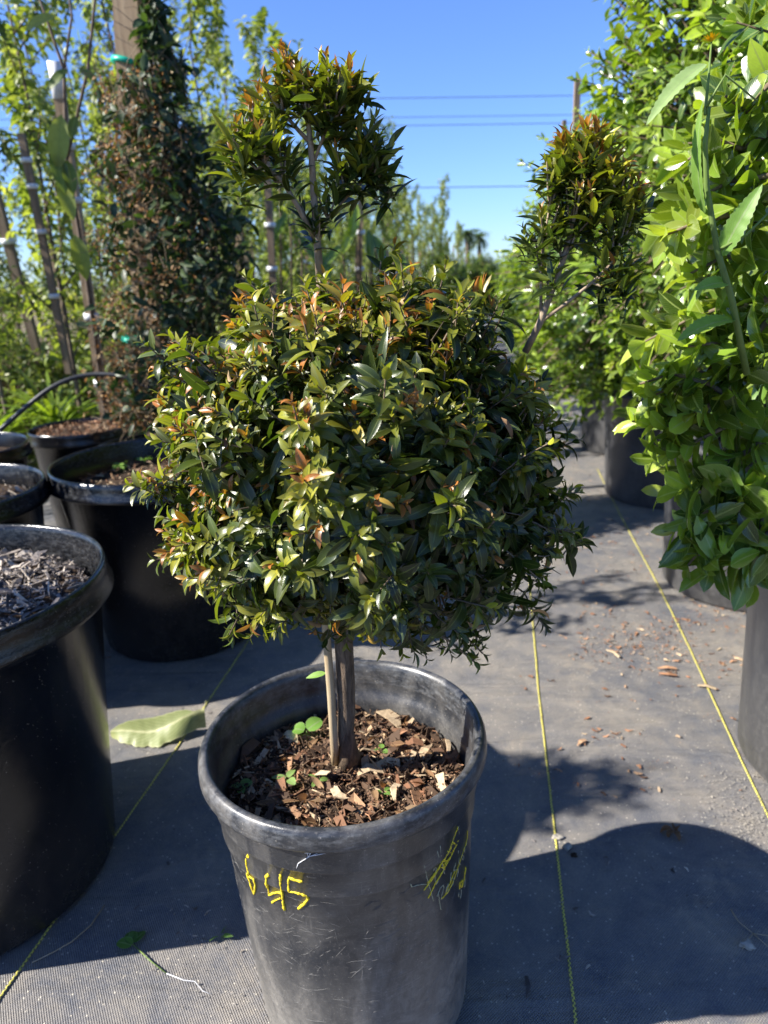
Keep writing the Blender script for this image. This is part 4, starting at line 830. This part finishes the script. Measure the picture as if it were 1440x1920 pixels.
# large-leaved plant behind the trunk
ll = empty('large_leaved_sapling', (0, 0, 0), label='sapling with big drooping ribbed leaves behind the upper trunk', cat='tree'); l = Leaves('oval', 7); s = Tubes()
for px, py, dx, dy, L, ag in ((668, 380, -12, 95, .24, .5), (662, 420, -25, 70, .2, .9), (690, 430, 12, 80, .2, .1), (540, 400, -40, 60, .2, .1), (450, 400, -30, 50, .2, .1), (560, 440, 40, 50, .2, .1), (700, 440, 30, 60, .22, .15), (640, 460, -40, 40, .2, .2), (470, 450, -45, 40, .2, .1), (520, 330, -40, 20, .16, .3), (600, 470, 20, 40, .2, .2), (745, 470, 20, 40, .16, .4)):
    p = AT(px, py, 4.8); q = AT(px + dx, py + dy, 4.7); l.add(np.array([p]), np.array([q - p]), np.array([[.3, -.8, .6]]), L, L * .3, .5, .4, ag, .7)
    s.path([AT(px + 8, 600, 4.9), AT(px + 6, py + 40, 4.88), p], [.008, .006, .003], 5)
link('crown', l.mesh('crown'), M['shrub_leaf'], ll); link('trunk', s.mesh('trunk'), M['sapling_bark'], ll)
# big yellow-green leaves in the left saplings
ll = empty('broad_leaved_sapling', (0, 0, 0), label='sapling with long broad yellow-green leaves hanging beside the tan stake', cat='tree'); l = Leaves('oval', 7); s = Tubes()
for px, py, dx, dy, L, ag in ((115, 215, -8, 75, .19, .75), (100, 280, 18, 60, .16, .1), (112, 340, 20, 50, .15, .6), (140, 440, 20, 70, .17, .5), (105, 30, -50, 12, .12, .7), (128, 130, -40, 30, .11, .05), (150, 130, 40, 22, .09, .1), (142, 218, -10, 35, .09, .1), (125, 300, 10, 50, .13, .1)):
    p = AT(px, py, 2.9); q = AT(px + dx, py + dy, 2.85); l.add(np.array([p]), np.array([q - p]), np.array([[.3, -.8, .6]]), L, L * .38, .5, .4, ag, .6)
s.path([AT(200, 778, 3.22), AT(160, 500, 3.1), AT(125, 300, 3.0), AT(120, 130, 2.95), AT(75, 0, 2.95), AT(60, -40, 2.95)], [.012, .009, .007, .006, .004, .003], 7)
s.path([AT(125, 300, 3.0), AT(165, 130, 2.98), AT(178, 0, 2.98), AT(180, -50, 2.98)], [.006, .006, .005, .004], 6); s.path([AT(120, 130, 2.95), AT(135, 30, 2.95), AT(125, -30, 2.95)], [.005, .004, .003], 6)
link('crown', l.mesh('crown'), M['sapling_leaf'], ll); link('trunk', s.mesh('trunk'), M['sapling_bark'], ll)

# low background shrubs
l3, s3 = shrub_meshes((.55, .5, .52), 420, .07, 77, interior=500, npair=4, clump=.12); c3 = l3.mesh('crown'); c3.materials.append(M['sapling_leaf']); t3 = s3.mesh('branches'); t3.materials.append(M['twig'])
low = []
for i in range(26):
    y = 5.0 + (i % 13) * .8 + rr_.uniform(-.2, .2); x = -1.3 - (i // 13) * 1.1 + .235 * (y - 5) + rr_.uniform(-.2, .2)
    if i < 3: x -= .5
    o = empty('low_shrub', (x, y, .38), rr_.uniform(0, 6), label='low bushy green plant at the feet of the staked saplings', cat='shrub', group='low shrubs under the saplings'); z = rr_.uniform(.7, 1.1); o.scale = (z, z, z * 1.1)
    for nme, me in (('crown', c3), ('branches', t3)):
        c = bpy.data.objects.new(nme, me); col.objects.link(c); c.parent = o
for i, (x, y, z) in enumerate(((-2.3, 4.3, .9), (-2.9, 5.0, 1.1), (-1.75, 4.6, .8))):
    o = empty('low_shrub', (x, y, .4), i * 2.0, label=['leafy green bush behind the strap-leaved plant', 'larger green bush at the far left edge', 'green bush behind the foot of the tan stake'][i], cat='shrub'); o.scale = (z, z, z)
    for nme, me in (('crown', c3), ('branches', t3)):
        c = bpy.data.objects.new(nme, me); col.objects.link(c); c.parent = o
# strap-leaved clumps at left
l = None
def strap_clump(x, y, z, label, n=70, L=.55):
    o = empty('strap_leaf_plant', (x, y, z), label=label, cat='plant'); l = Leaves('strap', 9); a = R_.random(n) * 6.28
    D = np.stack([np.cos(a) * .5, np.sin(a) * .5, R_.uniform(.6, 1.4, n)], 1); l.add(D * .02, D, np.stack([-np.cos(a), -np.sin(a), np.full(n, .6)], 1), L * R_.uniform(.6, 1.1, n), .03, R_.uniform(.8, 2.0, n), .25, R_.uniform(.1, .6, n))
    link('leaves', l.mesh('leaves'), M['shrub_leaf'], o)
strap_clump(-1.98, 3.55, .25, 'arching strap-leaved plant at the left edge above the tube'); strap_clump(-1.75, 3.85, .3, 'second strap-leaved clump beside the foot of the brown stake', 60, .5); strap_clump(-2.45, 3.9, .25, 'strap-leaved clump cut by the left edge', 60)

# irrigation tube
s = Tubes(); tp = [(-40, 830, 2.55), (0, 806, 2.58), (50, 762, 2.62), (105, 722, 2.66), (165, 703, 2.7), (230, 706, 2.7), (290, 735, 2.7), (330, 790, 2.75), (345, 860, 2.8)]
q = [AT(*p) for p in tp]; o = empty('irrigation_tube', q[0], label='thin black irrigation tube arching over the left pots', cat='hose')
sm = []
for i in range(len(q) - 1):
    a0, a1, a2, a3 = q[max(i - 1, 0)], q[i], q[i + 1], q[min(i + 2, len(q) - 1)]
    for f in np.linspace(0, 1, 6, endpoint=False): sm.append(0.5 * ((2 * a1) + (-a0 + a2) * f + (2 * a0 - 5 * a1 + 4 * a2 - a3) * f * f + (-a0 + 3 * a1 - 3 * a2 + a3) * f ** 3))
s.path([p - q[0] for p in sm], .0085, 8); link('tube', s.mesh('tube'), M['tube'], o)

# ============================================================= far distance
def cable(y0, y1, dd, label):
    s = Tubes(); a = AT(-900, y0 - (y1 - y0) * 2 + 0, dd); b = AT(2300, y1 + (y1 - y0) * 1.4, dd * 1.0)
    pts = [a.lerp(b, f) + Vector((0, 0, .8 * (2 * f - 1) ** 2)) for f in np.linspace(0, 1, 24)]; o = empty('power_line', a, label=label, cat='cable', group='power lines across the sky')
    s.path([p - a for p in pts], .026, 5); link('wire', s.mesh('wire'), M['cable'], o)
cable(186, 178, 62, 'topmost power line across the blue sky'); cable(222, 214, 70, 'faint second power line below the topmost one'); cable(238, 229, 62, 'third power line, just under the faint one'); cable(354, 347, 50, 'lowest and darkest power line, level with the side tuft')
def palm(px, py, dd, h, label):
    t_ = AT(px, py, dd); b = Vector((t_.x, t_.y, 0)); o = empty('palm_tree', b, label=label, cat='palm', group='far palms on the horizon'); s = Tubes(); s.path([(0, 0, 0), (.1, 0, t_.z * .5), (0, 0, t_.z)], [.28, .2, .18], 8); link('trunk', s.mesh('trunk'), M['sapling_bark'], o)
    l = Leaves('strap', 6); n = 60; a = R_.random(n) * 6.28; e = R_.uniform(-.7, 1.2, n); D = np.stack([np.cos(a), np.sin(a), e], 1); l.add(np.array([[0, 0, t_.z]] * n), D, np.stack([-np.cos(a) * .3, -np.sin(a) * .3, np.ones(n)], 1), h * R_.uniform(.7, 1.1, n), h * .12, 1.2, .4, .2)
    link('crown', l.mesh('crown'), M['far_leaf'], o)
palm(875, 440, 60, 1.5, 'left of the two far palms beyond the saplings'); palm(898, 446, 64, 1.5, 'right of the two far palms beyond the saplings')
l4, s4 = shrub_meshes((2.6, 2.0, 2.2), 700, .55, 91, interior=400, npair=3, clump=.15, spacing=.12); c4 = l4.mesh('crown'); c4.materials.append(M['far_leaf']); t4 = s4.mesh('branches'); t4.materials.append(M['twig'])
for i in range(34):
    px = -350 + i * 62 + rr_.uniform(-20, 20); dd = rr_.uniform(42, 60); p = AT(px, 524, dd)
    hz = rr_.uniform(.40, .62)
    o = empty('far_tree', (p.x, p.y, 0.9 * hz), rr_.uniform(0, 6), label='dark green tree on the far horizon', cat='tree', group='far trees on the horizon'); o.scale = (hz * 1.2, hz * 1.2, hz * .9)
    for nme, me in (('crown', c4), ('branches', t4)):
        c = bpy.data.objects.new(nme, me); col.objects.link(c); c.parent = o
o = empty('white_building', AT(928, 530, 38), label='tiny white building between the far palms and the green hedge', cat='building'); o.location.z = 0; o.scale = (.6, .6, .62)
def box(name, sx, sy, sz, loc_, mat, parent):
    V = [(x * sx / 2 + loc_[0], y * sy / 2 + loc_[1], z * sz / 2 + loc_[2]) for x in (-1, 1) for y in (-1, 1) for z in (-1, 1)]
    F = [(0, 1, 3, 2), (4, 6, 7, 5), (0, 4, 5, 1), (2, 3, 7, 6), (0, 2, 6, 4), (1, 5, 7, 3)]
    return link(name, raw_mesh(name, V, F, False), mat, parent)
box('wall', 1.0, 2.4, 1.5, (0, 0, .75), M['wall'], o); box('roof', 1.15, 2.55, .12, (0, 0, 1.562), M['old_wood'], o)

# ============================================================= ground details
def thread(pts, label):
    pts = [G(*p) for p in pts]; d0 = (pts[1] - pts[0]).normalized()
    V = []; UV = []; F = []; n = 0; acc = 0; wd = .0023; path = []
    for a, b in zip(pts[:-1], pts[1:]):
        m = max(2, int((b - a).length / .02))
        for i in range(m): path.append(a.lerp(b, i / m))
    path.append(pts[-1])
    for i, p in enumerate(path):
        dr = (path[min(i + 1, len(path) - 1)] - path[max(i - 1, 0)]); dr.z = 0; dr.normalize(); sd = Vector((dr.y, -dr.x, 0)); j = Vector((random.gauss(0, .0003), 0, 0))
        if i: acc += (p - path[i - 1]).length
        for sg, z, u in ((-1, .0020, 0), (-.5, .0032, .25), (.5, .0032, .75), (1, .0020, 1)): V.append(tuple(p + sd * sg * wd + j + Vector((0, 0, z)))); UV.append((u, acc))
    F = [(i * 4 + k, i * 4 + k + 1, i * 4 + k + 5, i * 4 + k + 4) for i in range(len(path) - 1) for k in range(3)]
    link('guide_thread', raw_mesh('guide_thread', V, F, True, None, UV), M['thread'], label=label, cat='thread', group='yellow guide threads in the ground fabric')
thread([(1093, 2060), (1080, 1920), (1040, 1560), (1010, 1300), (990, 1060), (985, 960), (990, 830)], 'yellow thread in the ground fabric just right of the central pot')
thread([(1620, 1900), (1392, 1432), (1290, 1210), (1235, 1100), (1165, 970), (1120, 880)], 'yellow thread in the ground fabric running to the right-edge pot')
thread([(-160, 2150), (0, 1872), (220, 1562), (330, 1405), (455, 1220), (520, 1110)], 'yellow thread in the ground fabric left of the central pot')

def scatter(name, mat, label, boxes, kinds='chip', size=(.004, .03)):
    Ps = []
    for x0, y0, x1, y1, n in boxes:
        for _ in range(n):
            # bias to clumps
            if _ % 12 == 0: cc_ = (random.uniform(x0, x1), random.uniform(y0, y1))
            Ps.append(G(*((random.uniform(x0, x1), random.uniform(y0, y1)) if random.random() < .35 else (cc_[0] + random.gauss(0, 26), cc_[1] + random.gauss(0, 8))), 0.003))
    n = len(Ps); P = np.array(Ps); P[:, 2] = .004
    D = R_.normal(size=(n, 3)); D[:, 2] *= .12; Nn = np.array([0, 0, 1.0]) + R_.normal(0, .25, (n, 3)); L = size[0] + (size[1] - size[0]) * R_.random(n) ** 4
    link(name, chips_mesh(name, P, D, Nn, L, L * R_.uniform(.12, .45, n), R_.uniform(.0006, .002, n), R_.normal(0, .4, n), R_.random(n)), mat, kind='stuff', label=label, cat='litter')
scatter('bark_litter', M['litter'], 'orange-brown bark crumbs scattered over the aisle fabric', [(1080, 1130, 1400, 1260, 420), (1060, 960, 1240, 1100, 250), (1000, 860, 1150, 960, 200), (960, 1100, 1400, 1500, 260), (190, 1170, 300, 1240, 100), (1280, 1090, 1400, 1180, 260), (1090, 1175, 1260, 1225, 220)], size=(.002, .019))
scatter('dark_litter', M['grey_chips'], 'small dark twigs and crumbs on the shaded fabric', [(900, 1450, 1440, 1920, 110), (220, 1250, 480, 1900, 70), (380, 1600, 480, 1800, 20)], size=(.002, .013))
scatter('grit', M['pebble'], 'pale sandy grit at the foot of the right-edge pot', [(1330, 1440, 1440, 1580, 500), (1380, 1520, 1440, 1600, 200), (1000, 1250, 1400, 1450, 160), (230, 1200, 460, 1250, 160), (330, 1750, 500, 1920, 70), (850, 1750, 960, 1900, 90), (900, 1450, 1400, 1900, 120)], size=(.001, .0045))
for i, (px, py, L, W, rz, tn, lb) in enumerate([(1250, 1252, .05, .012, -.1, .75, 'orange bark strip on the sunlit fabric near the yellow thread'), (1252, 1263, .045, .010, -.2, .55, 'second orange bark strip just below the first'), (1325, 1288, .045, .009, -.4, .95, 'yellow chip lying across the right-hand thread'), (1090, 1392, .03, .012, .6, .8, 'ragged tan chip on the sunlit fabric between two threads'), (1150, 1225, .05, .007, -1.0, .98, 'long pale splinter near the top of the dark shadow'), (1385, 1235, .022, .012, -.6, .9, 'tan chip beside the right-edge pot'), (988, 1850, .035, .007, 1.5, .1, 'dark bark sliver in the shade by the thread'), (1270, 1380, .008, .007, 0, .9, 'tiny pale crumb on the sunlit fabric')]):
    p = G(px, py, .006); me = chips_mesh('bark_strip', np.array([p]), np.array([[cos(rz), sin(rz), 0]]), np.array([[0.1, 0.1, 1.0]]), np.array([L]), np.array([W]), np.array([.003]), np.array([.3]), np.array([tn]))
    link('bark_strip', me, M['litter'] if i != 6 else M['grey_chips'], label=lb, cat='wood chip')
def lump(name, px, py, sc, mat, label, cat, cr=.35):
    import bmesh
    bm = bmesh.new(); bmesh.ops.create_icosphere(bm, subdivisions=3, radius=1); rs = random.Random(px)
    k = [rs.uniform(2, 5) for _ in range(6)]
    for v in bm.verts:
        c = v.co; f = 1 + cr * sin(c.x * k[0] + k[1]) * cos(c.y * k[2]) + cr * .6 * sin(c.z * k[3] * 1.7 + c.x * k[4]); v.co = Vector((c.x * sc[0], c.y * sc[1], c.z * sc[2])) * f
    me = bpy.data.meshes.new(name); bm.to_mesh(me); bm.free(); me.polygons.foreach_set('use_smooth', np.ones(len(me.polygons), bool))
    o = link(name, me, mat, label=label, cat=cat); p = G(px, py); o.location = (p.x, p.y, sc[2] * .7 + .001); return o
lump('pebble', 1046, 1572, (.009, .006, .004), M['pebble'], 'grey pebble touching the thread right of the central pot', 'pebble'); lump('pebble', 1063, 1590, (.008, .007, .005), M['pebble'], 'rounder pale pebble just below the grey one', 'pebble'); lump('pebble', 1076, 1606, (.006, .005, .004), M['soil'], 'dark crumb of soil beside the pebbles', 'soil crumb')
# curled dead leaf
l = Leaves('oval', 8); p = G(1262, 1566, 0.004)
for a, ln, cu, z in ((2.6, .028, 1.8, .006), (.9, .026, 2.2, .012), (-1.2, .02, 1.6, .006), (.3, .018, 2.5, .008), (3.6, .02, 2.4, .01)):
    l.add(np.array([p + Vector((0, 0, z))]), np.array([[cos(a), sin(a), .5]]), np.array([[0, 0, 1.0]]), ln, ln * .55, cu, .9, .2)
link('dead_leaf', l.mesh('dead_leaf'), M['dry_leaf'], label='crumpled brown dead leaf at the edge of the round shadow', cat='leaf')
# big fallen leaf
fo = empty('fallen_leaf', G(300, 1400), label='large pale yellow-green fallen leaf with a ragged edge lying left of the central pot', cat='leaf'); FO = Vector(fo.location)
A0 = G(385, 1345, .045) - FO; A1 = G(208, 1378, .012) - FO
V = []; T = []; UV = []; rows = 36
for i in range(rows):
    t = i / (rows - 1); c = A0.lerp(A1, t); c.z = .050 * (1 - t) ** 2.2 + .020 + .006 * sin(t * 9); c.y -= .012 * sin(pi * t)
    wv = max(.006, sin(pi * min(1, max(0, (t - .10) / .90)) ** .95) ** .8) * .038 if t > .1 else .0016
    for j, sg in enumerate(np.linspace(-1, 1, 9)):
        rag = 1 + ((.10 * sin(t * 31) + .08 * sin(t * 73 + 1) + .05 * sin(t * 17)) * (abs(sg) > .7) if (sg < 0 and t > .35) else 0)
        up = .75 * abs(sg) ** 1.2 * wv if sg > 0 else (-.05 * abs(sg) + .22 * max(0, abs(sg) - .6) * sin(t * 8)) * wv
        V.append((c.x + random.gauss(0, .0003), c.y + sg * wv * (.95 if sg < 0 else .45) * rag, max(.003, c.z * (1 - .75 * max(0, -sg)) + up + .0006 * sin(t * 60 - abs(sg) * 3)))); T.append((.25 + .35 * (t < .12) + .45 * max(0, t - .8) * 5 * (.5 + .5 * sin(sg * 7)), .45 + .3 * sin(t * 9 + sg * 2), 0, 1)); UV.append((.5 + sg / 2, t))
F = [(i * 9 + k, i * 9 + k + 1, i * 9 + k + 10, i * 9 + k + 9) for i in range(rows - 1) for k in range(8)]
link('blade', raw_mesh('blade', V, F, True, T, UV), M['fallen_leaf'], fo)
s = Tubes(); s.path([A0.lerp(A1, .1) + Vector((0, 0, .0)), A0 + Vector((0, 0, .022)), A0 + Vector((.006, .004, .045))], [.0012, .0012, .001], 6); link('stalk', s.mesh('stalk'), M['fallen_leaf'], fo)
# pulled seedling
so_ = empty('pulled_seedling', G(245, 1765), label='uprooted two-leaved seedling with a long pale root on the shaded fabric', cat='weed'); SO = Vector(so_.location)
l = Leaves('heart', 8)
for px, py, qx, qy, L, W in ((247, 1772, 205, 1758, .030, .022), (249, 1768, 235, 1728, .029, .022), (250, 1766, 272, 1742, .026, .018), (244, 1764, 262, 1738, .02, .016)):
    a = G(px, py, .006) - SO; b = G(qx, qy, .008) - SO; l.add(np.array([a]), np.array([b - a]), np.array([[0, -.1, 1.0]]), L, W, .3, .2, .1 if px > 248 else .3, .4)
link('leaf', l.mesh('leaf'), M['weed_leaf'], so_); s = Tubes(); s.path([G(249, 1770, .006) - SO, G(280, 1800, .004) - SO, G(312, 1825, .003) - SO], [.0011, .0011, .001], 6); link('stem', s.mesh('stem'), M['green_stem'], so_)
s = Tubes(); s.path([G(312, 1825, .003) - SO, G(345, 1838, .003) - SO, G(365, 1840, .003) - SO, G(380, 1858, .003) - SO, G(396, 1864, .003) - SO], [.0007, .0005, .0003], 5); link('root', s.mesh('root'), M['tape'], so_)
seedling(415, 1758, .002, 3, .02, 'small dark curled weed leaf on the shaded fabric beside the central pot', .004, .1, .4, 'lance')
# twigs at the right edge
tw_ = empty('twig', G(1400, 1745), label='branched dry twig on the fabric at the lower right edge', cat='twig'); TW = Vector(tw_.location); s = Tubes()
for pts in ([(1370, 1705), (1385, 1728), (1412, 1750), (1445, 1755)], [(1412, 1750), (1440, 1775)], [(1412, 1750), (1400, 1765), (1392, 1780)]): s.path([G(x, y, .006) - TW for x, y in pts], [.0012, .0007], 5)
link('stick', s.mesh('stick'), M['bamboo'], tw_)
lump('soil_clod', 1400, 1775, (.010, .008, .006), M['pebble'], 'crumbly brown clod under the branched twig', 'soil crumb')
# dead root string near the left pot
s = Tubes(); s.path([G(x, y, .004) for x, y in ((196, 1697), (170, 1735), (135, 1765), (100, 1785), (60, 1805))], [.0012, .0008], 5); link('twig', s.mesh('twig'), M['bamboo'], label='thin dry stem curving along the base of the large left pot', cat='twig')
# wispy web and dry flower stuck under the rim of the central pot
s = Tubes()
for pts in ([(560, 1620), (580, 1607), (598, 1600)], [(578, 1607), (576, 1590)], [(580, 1605), (590, 1590)], [(578, 1607), (612, 1600)], [(582, 1600), (572, 1600)], [(560, 1620), (557, 1628)]): s.path([PM @ (on_pot(x, y) * 1.004) for x, y in pts], [.0006, .0004], 4)
link('dry_wisp', s.mesh('dry_wisp'), M['tape'], label='pale dry wisp stuck to the central pot under its rim', cat='plant debris')
